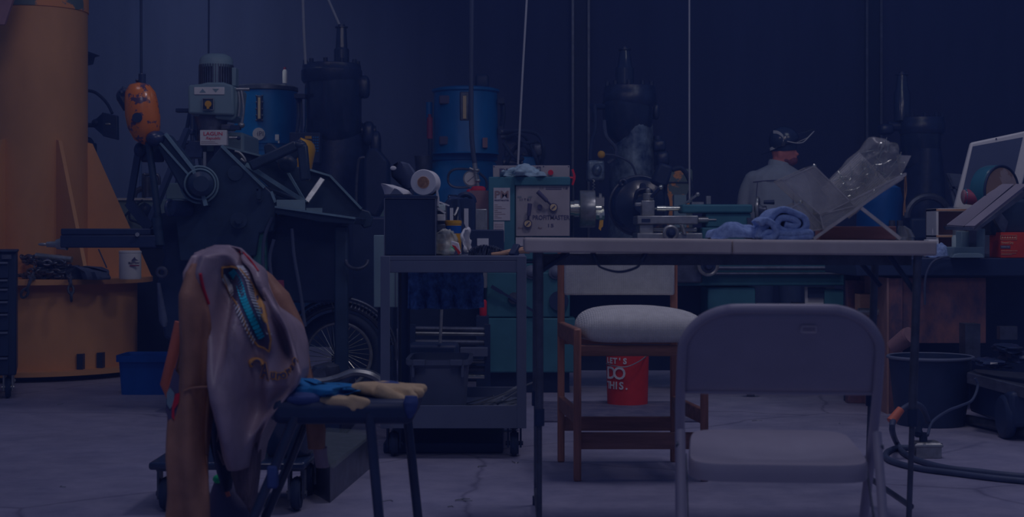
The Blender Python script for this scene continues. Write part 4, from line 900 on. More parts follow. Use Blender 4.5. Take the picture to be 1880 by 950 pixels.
MB().torus(P(855, 372, d+.04), (0, 1, 0), S(15, d), .013, a0=0, a1=pi).build('jug_handle', 'gloss_black', r)
MB().cyl(P(831, 366, d+.05), P(831, 358, d+.05), S(8, d)).build('jug_cap', 'black', r)
MB().pb(826, 382, 832, 410, d-.015, .01).pb(852, 383, 860, 418, d-.015, .01).build('jug_label', 'paper', r)
r.location.z = zc
d = 6.55; r = thing('spray_bottle', 'black bottle with a narrow nozzle in front of the oil jug', 'bottle', 842, d, z=zc)
MB().lathe((X(841, d), d, zc), [(.03, 0), (.032, .01), (.032, .12), (.012, .16), (.01, .21), (.004, .24)], n=24).build('bottle_body', 'gloss_black', r)
MB().tube([(X(841, d), d-.01, zc+.2), (X(837, d), d-.03, zc+.175), (X(834, d), d-.04, zc+.165)], .005).build('nozzle', 'steel', r)
d = 6.35; r = thing('wipes_can', 'blue and yellow round canister on the cart behind the white bags', 'can', 832, d, z=zc)
R = S(15, d); MB().lathe((X(832, d), d, zc), [(R, 0), (R, .139), (R*.9, .139)], n=36).build('can_body', 'yellow', r)
MB().lathe((X(832, d), d, zc+.09), [(R*1.01, 0), (R*1.01, .032)], n=36).build('label_band', 'blue_plastic', r)
MB().lathe((X(832, d), d, zc+.13), [(R*1.05, 0), (R*1.05, .012), (R*.9, .014)], n=36).build('can_lid', 'yellow', r)
random.seed(11)
def bag(name, label, rows, d, m, seed, cat='bag'):
    o = MB().rows(rows, d, .05, fold=1.2, seed=seed, k=4, n=36).build(name, m, ang=180); b = o.modifiers.new('u', 'SUBSURF'); b.levels = b.render_levels = 1
    dp = o.modifiers.new('d', 'DISPLACE'); tx = bpy.data.textures.new('crumple', 'STUCCI'); tx.noise_scale = .03; dp.texture = tx; dp.strength = .02
    return tag(o, label, cat)
bag('plastic_bag', 'cloudy crumpled clear plastic bag on the cart against the black cabinet', [(425, 818, 825), (432, 806, 832), (445, 803, 835), (458, 803, 838), (469, 803, 840)], 6.22, 'rough_bag', 2)
bag('plastic_bag', 'white plastic bag with a pointed top standing upright on the cart', [(420, 852, 860), (430, 845, 862), (445, 848, 865), (455, 852, 865), (462, 856, 862)], 6.3, 'paper', 7)
r = thing('glove_packet', 'packet printed red, green and white on the cart in front of the canister', 'packet', 835, 6.18, z=zc)
MB().pp([(826, 469), (828, 442), (842, 446), (847, 468)], 6.17, .03).build('packet_body', 'paper', r, bevel=.004)
MB().pp([(824, 460), (827, 452), (834, 457), (833, 463)], 6.165, .006).build('green_print', 'green_cloth', r)
MB().pp([(830, 450), (836, 452), (846, 464), (842, 468)], 6.165, .006).build('red_print', 'bucket_red', r); MB().pp([(833, 463), (838, 460), (841, 468), (834, 469)], 6.163, .006).build('black_print', 'ink', r)
d = 6.7; r = thing('black_crate', 'black crate with a white panel behind the brush on the cart', 'crate', 885, d, z=zc)
MB().box(X(845, d), X(925, d), d, d+.25, zc+.001, Z(422, d)).build('crate_body', 'black', r, bevel=.005)
f = MB().pb(876, 438, 897, 462, d-.006, .008).build('crate_label', 'paper', r); text('PL', 888, 456, d-.008, 5, 'ink', f, wide=1.5)
o = MB().box(X(862, 8.9), X(897, 8.9), 8.9, 9.1, .6, Z(350, 8.9)).build('dusty_pink_panel', 'mauve'); tag(o, 'dusty pink upright panel just left of the lathe headstock', 'panel')
o = MB().box(X(867, 8.6), X(895, 8.6), 8.45, 8.6, .6, Z(384, 8.5)).build('steel_plate', 'steel', bevel=.005); tag(o, 'brushed steel plate in front of the dusty pink panel', 'plate')
d = 6.2; r = thing('bench_brush', 'bench brush with dark bristles and pale handle on the grey cart top', 'brush', 900, d, z=zc)
m = MB(); random.seed(5)
for i in range(420):
    t = random.random(); x = 856+t*72; top = 463-12*sin(pi*min(1, t*1.1)**.8)+random.uniform(-2, 2)
    m.cyl(P(x+4, 469, d+random.uniform(0, .08)), P(x+random.uniform(2, 12), top, d+random.uniform(-.01, .09)), .0022, .001, n=4)
q = m.build('bristles', 'hose', r); q['kind'] = 'stuff'
MB().tube([P(902, 467, d), P(918, 466, d), P(935, 463, d), P(958, 460, d), P(972, 459, d)], .008, rs=(.006, .016)).build('brush_handle', 'pale_wood', r)
MB().bar(P(941, 471, d-.02), P(951, 452, d+.01), .03, .03).build('brush_ferrule', 'black', r, bevel=.004)
# towel hanging from the cart
vs = []; d = 6.6; m = MB(); n = 60; rings = []
for i in range(25):
    y = 498+(567-498)*i/24
    rings.append([Vector((X(750+137*j/(n-1)-(2 if j < 5 else 0)*i/24, d)+.0, d+.018*sin(j*.55+.4*sin(i*.1))*(i/24+.25)+.02*noise.noise(Vector((j*.2, i*.12, 1))), Z(y+(1.5*sin(j*.3) if i == 24 else 0), d))) for j in range(n)])
for i in range(24):
    pass
m.add([p for q in rings for p in q], [(i*n+j, i*n+j+1, (i+1)*n+j+1, (i+1)*n+j) for i in range(24) for j in range(n-1)])
o = m.build('denim_towel', 'denim', ang=180); s = o.modifiers.new('s', 'SOLIDIFY'); s.thickness = .006
tag(o, 'dark blue textured towel hanging inside the upper part of the grey cart', 'towel')
# tote and scraps on the bottom tray
zb2 = zb+.026
r = thing('grey_tote', 'open grey plastic tote standing on the bottom tray of the cart', 'tote', 805, 6.35, z=zb2)
c = X(806, 6.3)
def ring(hw, hd, z, e=.3, cx=c, cy=6.4):
    f = lambda t: math.copysign(abs(t)**e, t)
    return [(cx+f(cos(2*pi*j/40))*hw, cy+f(sin(2*pi*j/40))*hd, z) for j in range(40)]
zt3 = Z(662, 6.2)
MB().loft([ring(.105, .16, zb2), ring(.12, .19, zt3-.03), ring(.112, .18, zt3-.03), ring(.095, .15, zb2+.01)]).build('tote_body', 'cart_grey', r)
MB().loft([ring(.122, .195, zt3-.03), ring(.136, .205, zt3-.02), ring(.136, .205, zt3), ring(.12, .19, zt3), ring(.118, .185, zt3-.03)], close=True).build('tote_rim', 'cart_grey', r)
for s in (-1, 1): MB().box(c+s*.075-.025, c+s*.075+.025, 6.17, 6.2, zt3-.02, zt3+.004).box(c+s*.1-.006, c+s*.1+.006, 6.185, 6.22, zt3-.07, zt3-.02).build('latch_lug', 'cart_grey', r, bevel=.003)
random.seed(21)
for i in range(16):
    x = random.uniform(868, 948); y = 6.2+random.uniform(0, .4); a = random.uniform(-.3, .9); L = random.uniform(.08, .26)
    p = Vector((X(x, y)-L*.35, y, zb2+.012+random.uniform(0, .01))); q = p+Vector((L*cos(a), random.uniform(-.05, .12), L*sin(abs(a))*.45)); q.x = min(q.x, xr-.02)
    o = MB().bar(p, q, random.uniform(.006, .03), .005).build('steel_offcut', 'shard'); tag(o, 'short steel offcut in the loose heap on the right of the cart bottom tray', 'offcut', 'steel offcuts on the bottom tray')
o = MB().cyl((X(868, 6.4), 6.4, zb2+.03), P(985, 700, 6.3), .0035).build('long_rod', 'steel'); tag(o, 'long thin rod slanting up to the right out of the offcuts', 'rod')
r = thing('red_spray_can', 'small red can behind the blue towel, left of the green lathe cabinet', 'can', 887, 8.2, z=Z(580, 8.2)); MB().lathe((X(887, 8.2), 8.2, Z(580, 8.2)), [(.018, 0), (.02, .005), (.02, .075), (.015, .085)], n=20).build('can_body', 'red', r); MB().box(X(875, 8.2), X(897, 8.2), 8.12, 8.3, 0, Z(580, 8.2)).build('can_shelf', 'black', r)
# clutter under the lathe seen through the cart
r = thing('pipe_rack', 'low black rack of steel bars on the floor seen through the grey cart', 'rack', 820, 7.9)
for k, (y, mm) in enumerate(((604, 'dark_steel'), (612, 'steel'), (628, 'dark_steel'), (662, 'steel'), (676, 'dark_steel'), (690, 'bright_steel'))):
    MB().cyl(P(752, y, 7.9), P(900, y+2, 7.9), .011 if k % 2 else .014).build('pipe', mm, r)
for x in (758, 895): MB().box(X(x, 7.9)-.015, X(x, 7.9)+.015, 7.88, 7.92, 0, Z(596, 7.9)).build('rack_post', 'black', r)
MB().pb(845, 640, 895, 655, 7.8, .1).build('flat_bar', 'cart_grey', r)
r = thing('dark_cabinet', 'plain dark cabinet standing behind the blue towel and pipe rack', 'cabinet', 815, 9.3); MB().box(X(742, 9.3), X(892, 9.3), 9.3, 9.7, 0, Z(478, 9.3)).build('cabinet_body', 'black', r, bevel=.01); MB().box(X(750, 9.3), X(884, 9.3), 9.285, 9.3, .1, Z(490, 9.3)).build('door_panel', 'black', r, bevel=.004)  # added dark box, hides the blue drum body and keeps this gap dark
o = MB().cyl(P(811, 566, 7.6), P(808, 630, 7.6), .008).build('thin_pipe', 'steel'); tag(o, 'thin vertical pipe below the blue towel', 'pipe'); 
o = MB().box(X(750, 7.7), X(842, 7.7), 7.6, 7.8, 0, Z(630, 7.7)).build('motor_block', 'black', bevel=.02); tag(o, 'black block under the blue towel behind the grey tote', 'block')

# ================================================================== WHITE FOLDING TABLE
d = 4.5; d3 = 5.1; r = thing('folding_table', 'white plastic folding table with dark legs and a black carry strap', 'table', 1340, 4.8)
xa, xb = X(963, d), X(1721, d); za = lambda x: Z(437+(x-xa)/(xb-xa)*6, d)
TH = S(27, d)
def slab(x0, x1):
    return MB().loft([[(x, y, za(x)-(q)) for y, q in ((d, .004), (d+.006, 0), (d3-.006, 0), (d3, .004), (d3, TH), (d, TH))] for x in (x0, x1)])
f = slab(xa, X(1344.2, d)).build('table_leaf', 'table_white', r, bevel=.006); slab(X(1345.8, d), xb).build('table_leaf', 'table_white', r, bevel=.006)
for nm, x, y, s in (('a', 990, d+.03, 1), ('b', 990, d3-.04, 1), ('c', 1685, d+.03, -1), ('d', 1685, d3-.04, -1)):
    x0 = X(x, d+.03); x1 = x0 if s == 1 else x0-.028; zt4 = za(x0)-TH; zm = .36
    xm = x0+(x1-x0)*(1-zm/zt4)
    q = MB().cyl((x1, y, 0.012), (xm, y, zm), .0085).cyl((xm, y, zm), (x0, y, zt4), .0125).build('leg', 'dark_green' if 0 else 'dark_steel', r)
    MB().cyl((xm, y, zm-.03), (xm, y, zm+.02), .0155).cyl((x1, y, 0), (x1, y, .03), .013).build('leg_collar', 'black', q)
for x0 in (X(990, d+.03), X(1685, d+.03)-.02): MB().cyl((x0, d+.03, .05 if x0 < 1 else .09), (x0, d3-.04, .05 if x0 < 1 else .09), .009).build('cross_bar', 'dark_steel', r)
for x0, x1, q in ((X(992, d), X(1046, d), 1), (X(1000, d), X(1054, d), 0), (X(1686, d), X(1640, d), 1), (X(1684, d), X(1628, d), 0)):
    MB().cyl((x0, d+.05+.4*(1-q), Z(500 if x0 < 1 else 535, d)), (x1, d+.05+.4*(1-q), za(x1)-TH), .008).build('brace', 'black', r)
m = MB(); pts = [P(x, y, d+.02) for x, y in ((1088, 462), (1094, 480), (1104, 492), (1137, 500), (1168, 492), (1178, 480), (1186, 462))]; pts = spline(pts, 5)
m.loft([[p+Vector((0, -.014, -.003)), p+Vector((0, .014, -.003)), p+Vector((0, .014, .004)), p+Vector((0, -.014, .004))] for p in pts]).build('carry_strap', 'rubber', r)
m = MB()
for i in (0, 1): q = pts[:6] if i == 0 else pts[-6:]; m.tube(q, .008, k=1)
m.build('strap_anchor', 'rubber', r)
MB().box(xa+.05, xb-.05, d+.1, d+.13, za(xb)-TH-.03, za(xb)-TH).box(xa+.05, xb-.05, d3-.13, d3-.1, za(xb)-TH-.03, za(xb)-TH).build('under_rail', 'dark_steel', r)
ZT = lambda px: za(X(px, d))
# towels on the table
rag('shop_towel', 'low flat blue towel spread on the table left of the folded blue towel', X(1352, 4.72), 4.72, ZT(1352), S(58, 4.7), .09, .052, 'towel_blue', 9, amp=.3, fr=5, cat='towel', e=.5)
r = thing('folded_towel', 'thick rolled and folded blue towel near the middle of the white table', 'towel', 1435, 4.66, z=ZT(1435))
z0 = ZT(1435); vs = MB()
def fold_strip(pts, y0, y1, th, mb, seed):
    pts = spline(pts, 6); nn = 14; grid = []
    for i, p in enumerate(pts):
        row = []
        for j in range(nn):
            y = y0+(y1-y0)*j/(nn-1); w = noise.noise(Vector((p.x*22, y*22, p.z*22+seed)))*.008; row.append(Vector((p.x+w, y, p.z+w*.8)))
        grid.append(row)
    n0 = len(grid); mb.add([q for g in grid for q in g], [(i*nn+j, i*nn+j+1, (i+1)*nn+j+1, (i+1)*nn+j) for i in range(n0-1) for j in range(nn-1)])
fold_strip([P(x, y, 4.6) for x, y in ((1392, 438), (1400, 420), (1420, 392), (1440, 387), (1462, 394), (1476, 403), (1479, 415), (1468, 423), (1440, 425), (1422, 416), (1428, 403), (1450, 400), (1465, 408), (1454, 415), (1438, 412))], 4.56, 4.75, .01, vs, 1)
fold_strip([P(x, y, 4.6) for x, y in ((1392, 439), (1405, 428), (1430, 430), (1460, 430), (1480, 428), (1478, 437), (1440, 438), (1400, 438))], 4.55, 4.76, .01, vs, 4)
fold_strip([P(x, y, 4.6) for x, y in ((1393, 410), (1402, 404), (1415, 410), (1420, 425), (1412, 437), (1396, 438))], 4.54, 4.7, .01, vs, 8)
o = vs.build('towel_cloth', 'towel_blue', r, ang=180); s = o.modifiers.new('s', 'SOLIDIFY'); s.thickness = .02; s.offset = 0
b = o.modifiers.new('u', 'SUBSURF'); b.levels = b.render_levels = 2
# wooden block and clear rack
o = MB().box(X(1503, 4.9), X(1643, 4.9), 4.88, 4.96, ZT(1640)+.001, Z(416, 4.9)).build('wooden_block', 'wood_block', bevel=.003); tag(o, 'long reddish wooden board on edge behind the clear plastic rack', 'board')
d = 4.72; r = thing('clear_display_rack', 'clear ribbed acrylic display rack on crossed legs on the white table', 'rack', 1560, d, z=ZT(1560))
def beam(a, b, w=.008, dd=0, m=None, yy=0): return (m or MB()).bar(P(*a, d+yy), P(*b, d+yy), w, w)
m = MB()
for yy in (0, .17): beam((1494, 439), (1662, 320), .009, m=m, yy=yy); beam((1581, 382), (1653, 439), .010, m=m, yy=yy)
m.bar(P(1662, 320, d), P(1662, 320, d+.17), .008, .008); m.build('rack_legs', 'clear_edge', r)
def tray(name, quad, dep, ribs, root, thick=.003, yo=0):
    p = [P(x, y, d+yo) for x, y in quad]; V = Vector((0, dep, 0)); m = MB()
    m.prism(p, (0, thick, 0)); m.prism([q+V for q in p], (0, thick, 0))
    for a, b in ((3, 2), (0, 3), (1, 2)): m.prism([p[a], p[b], p[b]+V, p[a]+V], (0, 0, .003))
    q = m.build(name, 'clear_plastic', root); m = MB()
    for k in range(ribs+1):
        t = k/ribs; a = p[0].lerp(p[1], t); b = p[3].lerp(p[2], t); m.bar(a, b, .0016, .0016)
    m.build('ribs', 'clear_film', q); m = MB()
    for a, b in ((0, 1), (1, 2), (2, 3), (3, 0)): m.bar(p[a], p[b], .005, .004); m.bar(p[a]+V, p[b]+V, .003, .003)
    m.build('tray_edges', 'clear_edge', q)
    m = MB().ell(p[1], .006, .005, .006); m.build('corner_stud', 'bright_steel', q)
    return q
tray('upper_tray', ((1437, 331), (1495, 305), (1569, 378), (1506, 394)), .16, 26, r)
tray('lower_tray', ((1440, 388), (1470, 372), (1515, 420), (1478, 426)), .15, 3, r, yo=.02)
tray('back_tray', ((1506, 396), (1655, 322), (1658, 328), (1512, 422)), .16, 2, r)
m = MB()
for k in range(12): t = k/11; a = Vector((1514, 394)).lerp(Vector((1500, 420)), t); b = Vector((1568, 384)).lerp(Vector((1512, 430)), t); m.bar(P(a.x, a.y, d+.08), P(b.x, b.y, d+.08), .0018, .0018)
m.build('shelf_ribs', 'clear_edge', r)
# bagged roll leaning on the rack
r = thing('bagged_roll', 'clear crinkled plastic bag holding ribbed tubing, leaning up to the right on the rack', 'bag', 1590, d+.08, z=1.0)
A, B = Vector((1533, 375)), Vector((1640, 272)); ux = (B-A).normalized(); un = Vector((-ux.y, ux.x))
rings = []
for i in range(26):
    t = i/25; c = A.lerp(B, t); hw = 38+9*t-(22*max(0, t-.9)/.1 if t > .9 else 0)-6*max(0, .1-t)/.1; hd = .065*(1 if t < .93 else .6)
    cc = P(c.x, c.y, d+.085); pr = Vector((un.x, 0, -un.y))
    rings.append([cc+pr*(S(hw, d)*cos(a)*(1+.10*noise.noise(Vector((cos(a)*2, sin(a)*2, t*5)))))+Vector((0, hd*sin(a)*(1+.35*noise.noise(Vector((cos(a)*3, sin(a)*3, t*9+4)))), 0))+Vector((ux.x, 0, -ux.y))*.02*noise.noise(Vector((a*1.2, t*3, 7))) for a in [2*pi*j/40 for j in range(40)]])
o = MB().loft(rings).build('bag_film', 'clear_plastic', r, ang=180)
m = MB(); random.seed(2)
for k in range(22):
    t = -1+2*k/21; yy = -sqrt(max(0, 1-t*t))*.052; c = A+un*(36*t); e = c.lerp(c+(B-A), .66)
    m.cyl(P(c.x, c.y, d+.085+yy), P(e.x, e.y, d+.085+yy), .0028, n=5)
m.build('ribbed_tubing', 'clear_edge', r)
m = MB()
for k in range(46):
    t = random.uniform(.2, 1); q = random.uniform(-.85, .85); c = A.lerp(B, t)+un*(40*q); a = random.uniform(0, pi); L = random.uniform(5, 16)
    yy = -sqrt(max(.05, 1-q*q))*.068; pts = [P(c.x+cos(a)*L*s, c.y+sin(a)*L*s+random.uniform(-2, 2), d+.085+yy+random.uniform(-.004, .004)) for s in (-1, -.3, .3, 1)]
    m.tube(pts, .0012, k=3, n=5)
m.build('film_creases', 'bright_steel', r)
MB().prism([P(x, y, d+.06) for x, y in ((1650, 285), (1673, 286), (1664, 304), (1656, 318))], (0, .03, 0)).build('bag_corner', 'clear_edge', r)
MB().tube([P(x, y, d+.1) for x, y in ((1663, 322), (1664, 350), (1660, 375), (1659, 396))], .0016).tube([P(x, y, d+.1) for x, y in ((1662, 322), (1661, 350), (1662, 390))], .0014).build('tie_cord', 'pale_wood', r)

# ================================================================== UPHOLSTERED OAK CHAIR
r = thing('oak_chair', 'oak framed upholstered high chair with a woven cream seat behind the white table', 'chair', 1155, 5.8)
FL = (X(1060, 5.55), 5.55); FR = (X(1293, 5.55), 5.55); BL = (X(1030, 6.02), 6.02); BR = (X(1237, 6.02), 6.02)
def zz(py, d): return Z(py, d)
lw = .018
def post(x, y, z0, z1, w=lw, lean=0): 
    return MB().loft([[(x-w, y-w+.0, z0), (x+w, y-w, z0), (x+w, y+w, z0), (x-w, y+w, z0)], [(x-w, y-w+lean, z1), (x+w, y-w+lean, z1), (x+w, y+w+lean, z1), (x-w, y+w+lean, z1)]]).build('leg', 'oak', r, bevel=.006)
zf = Z(604, 5.55)
post(*FL, 0, zf, .014); post(*FR, 0, zf, .014); post(*BL, 0, .86, .014); post(*BR, 0, .86, .014)
for a, b in ((FL, BL), (FR, BR)):
    MB().loft([[(p[0]-.014, p[1]+e, z1), (p[0]+.014, p[1]+e, z1), (p[0]+.014, p[1]+e, z0), (p[0]-.014, p[1]+e, z0)] for p, z1, z0, e in ((a, zf+.002, zf-.065, 0), (b, zf+.0, zf-.06, 0))]).build('side_rail', 'oak_level', r, bevel=.006)
    MB().loft([[(p[0]-.012, p[1], z1), (p[0]+.012, p[1], z1), (p[0]+.012, p[1], z1-.055), (p[0]-.012, p[1], z1-.055)] for p, z1 in ((a, .262), (b, .262))]).build('side_stretcher', 'oak_level', r, bevel=.005)
MB().box(FL[0], FR[0], FL[1]+.03, FL[1]+.05, Z(828, 5.55)+.0, Z(797, 5.55)).build('front_stretcher', 'oak_level', r, bevel=.005)
MB().box(BL[0], BR[0], BL[1]-.01, BL[1]+.01, Z(796, 6.02)+.01, Z(770, 6.02)+.01).build('rear_stretcher', 'oak_level', r, bevel=.005)
MB().box(FL[0], FR[0], FL[1]-.005, FL[1]+.02, zf-.10, zf-.06).box(BL[0], BR[0], BL[1]-.01, BL[1]+.01, zf-.09, zf-.03).build('apron', 'oak_level', r, bevel=.004)
# cushion
rr = []; cx0, cy0 = (X(1174, 5.6)), 5.76
zc0 = zf-.055
for q, h in ((.93, 0), (1.0, .012), (1.02, .05), (.99, .075), (.9, .1), (.72, .118), (.4, .128), (.1, .131)):
    ring = []
    for j in range(56):
        a = 2*pi*j/56; f = lambda t: math.copysign(abs(t)**.38, t); y = f(sin(a))
        w = (.23 if y < 0 else .23-.03*y); ring.append((cx0-.02*y*1+f(cos(a))*w*q, cy0+y*.245*q, zc0+h+(.012*noise.noise(Vector((a, h*9, 2))) if q > .9 else 0)))
    rr.append(ring)
MB().loft(rr).build('seat_cushion', 'woven', r, ang=70, sub=1)
bk = []
for k in range(9):
    t = k/8; x = X(1036, 5.98)+(X(1238, 5.98)-X(1036, 5.98))*t; bow = .02*sin(pi*t)
    bk.append([(x, 5.975+bow, Z(543, 5.98)), (x, 5.968+bow, Z(538, 5.98)), (x, 5.968+bow, Z(452, 5.98)), (x, 6.0+bow, Z(449, 5.98)), (x, 6.01+bow, Z(540, 5.98))])
MB().loft(bk).build('backrest', 'woven', r, bevel=.008)

# ================================================================== GREY FOLDING CHAIR (seen from behind)
d = 3.41; X0 = .604
r = thing('folding_chair', 'grey metal folding chair seen from behind in the right foreground', 'chair', 1436, d)
MT = Matrix.Translation((X0, d, 0)) @ Matrix.Rotation(radians(-5), 4, 'Z')
hw = .222; zt5 = .733
def ty(z): return .0+(.70-z)*.60 if z > .30 else .24+(.30-z)*.62          # frame tube runs forward as it goes down
pts = [Vector((-hw+.005, ty(0), 0)), Vector((-hw, ty(.3), .3)), Vector((-hw-.002, ty(.5), .5)), Vector((-hw, ty(.6), .6))]
for k in range(1, 8):
    a = pi-(pi/2)*k/8; pts.append(Vector((-hw+.12+cos(a)*.12, ty(.62+sin(a)*.107), .625+sin(a)*.107)))
pts.append(Vector((-hw+.13, ty(zt5), zt5)))
pts += [Vector((-p.x, p.y, p.z)) for p in reversed(pts)]
fm = MB(MT).tube(pts, .0115, k=4, n=14).build('frame_tube', 'chair_grey', r)
# back panel
cols = []
nx, nz = 28, 12; grid = []
for j in range(nz+1):
    v = j/nz; z = .535+(.727-.535)*v; hwz = hw-.004 if z < .63 else (hw-.124+.12*sqrt(max(0, 1-((z-.625)/.107)**2)))
    grid.append([Vector((-hwz+2*hwz*i/nx, ty(z)+.004-.012*sin(pi*i/nx), z)) for i in range(nx+1)])
m = MB(MT)
m.add([p for g in grid for p in g], [(j*(nx+1)+i, j*(nx+1)+i+1, (j+1)*(nx+1)+i+1, (j+1)*(nx+1)+i) for j in range(nz) for i in range(nx)])
o = m.build('backrest', 'chair_grey', r, ang=180); s = o.modifiers.new('s', 'SOLIDIFY'); s.thickness = .004; s.offset = 0
MB(MT).tube([g for g in grid[0]], .0045, k=1).build('back_hem', 'chair_grey', o)
m = MB(MT)
for a, b in (((-.01, 0), (.022, 0)), ((.022, 0), (.022, -.014)), ((.022, -.014), (-.01, -.014)), ((-.01, -.014), (-.01, 0))):
    m.tube([Vector((.052+a[0], ty(.69)-.017, .694+a[1])), Vector((.052+b[0], ty(.69)-.017, .694+b[1]))], .0022, k=1)
m.build('embossed_mark', 'chair_grey', o)
# seat
def sring(k, z, dz=0):
    out = []
    for j in range(64):
        a = 2*pi*j/64; f = lambda t: math.copysign(abs(t)**.32, t); x, y = f(cos(a)), f(sin(a))
        wd = .200-.008*y; out.append(Vector((x*wd*k, .235+y*.19*k, z+y*.016+dz)))
    return out
MB(MT).loft([sring(1.0, .352), sring(1.005, .37), sring(1.0, .386), sring(.985, .392), sring(.95, .3925), sring(.8, .389), sring(.3, .3865)]).build('seat', 'chair_grey', r, ang=40)
for s in (-1, 1):
    lg = MB(MT).tube([Vector((s*(hw+.001), .10, .445)), Vector((s*(hw+.001), -.03, .2)), Vector((s*(hw-.0), -.12, 0.0))], .0105, k=1, n=14).build('rear_leg', 'chair_grey', r)
    MB(MT).cyl(Vector((s*(hw+.0), .08, .415)), Vector((s*(hw+.013), .08, .415)), .006).build('rivet', 'dark_steel', lg)
    MB(MT).bar(Vector((s*(hw-.014), .18, .375)), Vector((s*(hw-.014), .02, .24)), .003, .016).build('link_bar', 'dark_steel', r)
MB(MT).cyl(Vector((-hw, -.07, .12)), Vector((hw, -.07, .12)), .007).cyl(Vector((-hw, ty(.12), .12)), Vector((hw, ty(.12), .12)), .007).build('leg_brace', 'chair_grey', r)

# ================================================================== JACKET CHAIR
d = 4.15; r = thing('black_chair', 'black folding chair hidden under the jacket with gloves on its seat', 'chair', 600, d)
zs = Z(722, d)
MB().box(X(520, d), X(768, d), d-.2, d+.2, Z(764, d), zs).build('seat', 'black', r, bevel=.02)
for y in (d-.19, d+.19):
    yb = d+.02+(y-d)*.3
    MB().tube([(X(690, d), y, zs-.03), (X(710, d), y, Z(960, d)), (X(718, d), y, 0)], .0135, k=1, n=12).build('leg', 'gloss_black', r) if y < d else MB().tube([(X(735, d), y, zs-.03), (X(758, d), y, Z(960, d)), (X(766, d), y, 0)], .0135, k=1, n=12).build('leg', 'gloss_black', r)
    MB().tube([(X(402, d), yb, Z(476, d)), (X(440, d), yb, Z(600, d)), (X(512, d), yb, Z(722, d)), (X(525, d), y, zs-.04)], .0125, k=1, n=12).build('back_frame', 'gloss_black', r)
    MB().tube([(X(560, d), y, zs-.04), (X(516, d), y, Z(860, d)), (X(462, d), y, Z(985, d)), (X(437, d), y, 0)], .013, k=1, n=12).build('leg', 'gloss_black', r)
MB().box(X(512, d)-.0, X(530, d), d-.21, d-.17, Z(875, d), Z(835, d)).build('leg_sleeve', 'glove_navy', r, bevel=.006)
MB().loft([[(X(a, d), d+.02+b*.06, Z(y, d)) for b in (-1, 1)]+[(X(a+9, d), d+.02+b*.06, Z(y, d)) for b in (1, -1)] for a, y in ((398, 480), (420, 540), (446, 600))]).build('backrest', 'black', r)
# jacket
jd = d-.06
r = thing('leather_jacket', 'mauve leather jacket with tan sleeves and embroidered wing, hung over the black chair', 'jacket', 440, jd)
body_rows = [(450, 396, 420, .3), (456, 384, 440, .6), (470, 372, 458, .9), (500, 366, 482, 1), (550, 372, 508, 1.1), (600, 384, 532, 1.15), (640, 394, 546, 1.15), (680, 400, 556, 1.1), (700, 403, 552, 1.05), (725, 405, 532, 1), (760, 406, 506, .95), (790, 408, 488, .9), (820, 402, 480, .8), (850, 416, 478, .7)]
def shell(rows, d, dep, fold, seed, mname, nm, n=64, e=.8, remesh=0, parent=None):
    return MB().rows(rows, d, dep, n=n, e=e, fold=fold, seed=seed, k=6).build(nm, mname, parent or r, ang=180)
jb = shell(body_rows, jd, .15, .62, 3, 'leather', 'jacket_body')
# surface lookup for marks on the jacket back
from mathutils.bvhtree import BVHTree
jb_m = jb.data; jb_bvh = BVHTree.FromPolygons([v.co+Vector(r.location) for v in jb_m.vertices], [tuple(p.vertices) for p in jb_m.polygons])
EYE = Vector((0, 0, HC))
def front(px, py, lift=.004):
    dr = (P(px, py, jd)-EYE).normalized(); h = jb_bvh.ray_cast(EYE, dr)[0]
    for q in range(1, 16):
        if h is not None: break
        dr = (P(px+(455-px)*q*.03, py+(590-py)*q*.03, jd)-EYE).normalized(); h = jb_bvh.ray_cast(EYE, dr)[0]
    return h-dr*lift
def inside(x, y, poly):
    c = False
    for (x1, y1), (x2, y2) in zip(poly, poly[1:]+poly[:1]):
        if (y1 > y) != (y2 > y) and x < (x2-x1)*(y-y1)/(y2-y1)+x1: c = not c
    return c
def patch(poly, m, nm, root, lift=.004, st=1.5):
    """small embroidered patch that follows the cloth"""
    mb = MB(); x0, y0 = min(p[0] for p in poly), min(p[1] for p in poly); nx = int((max(p[0] for p in poly)-x0)/st)+1; ny = int((max(p[1] for p in poly)-y0)/st)+1
    vid = {}; vs = []; fs = []
    def v(a, b):
        if (a, b) not in vid: vid[a, b] = len(vs); vs.append(front(x0+a*st, y0+b*st, lift))
        return vid[a, b]
    for a in range(nx):
        for b in range(ny):
            if inside(x0+(a+.5)*st, y0+(b+.5)*st, poly): fs.append((v(a, b), v(a+1, b), v(a+1, b+1), v(a, b+1)))
    o = mb.add(vs, fs).build(nm, m, root, ang=180); q = o.modifiers.new('s', 'SOLIDIFY'); q.thickness = .003; q.offset = 0; return o
def outline(poly, m, nm, root, rr, lift):
    dn = []
    for a, b in zip(poly, poly[1:]+poly[:1]):
        k = max(1, int(math.hypot(b[0]-a[0], b[1]-a[1])/3)); dn += [front(a[0]+(b[0]-a[0])*i/k, a[1]+(b[1]-a[1])*i/k, lift) for i in range(k)]
    return MB().tube(dn+[dn[0]], rr, k=1, n=6).build(nm, m, root)
wing_out = [(408, 492), (424, 490), (440, 494), (452, 508), (464, 524), (474, 548), (484, 575), (492, 600), (497, 625), (494, 646), (486, 640), (474, 636), (462, 622), (452, 604), (446, 585), (436, 560), (424, 542), (414, 522), (408, 506)]
wg = patch(wing_out, 'ink', 'wing_patch', jb, lift=.004); outline(wing_out, 'ink_gold', 'wing_border', wg, .0028, .006)
sc = lambda k: [(450+(x-450)*k, 565+(y-565)*k) for x, y in wing_out]
fe = []
spine = spline([Vector((p[0], p[1], 0)) for p in ((424, 498), (438, 520), (447, 550), (462, 585), (480, 622))], 6)
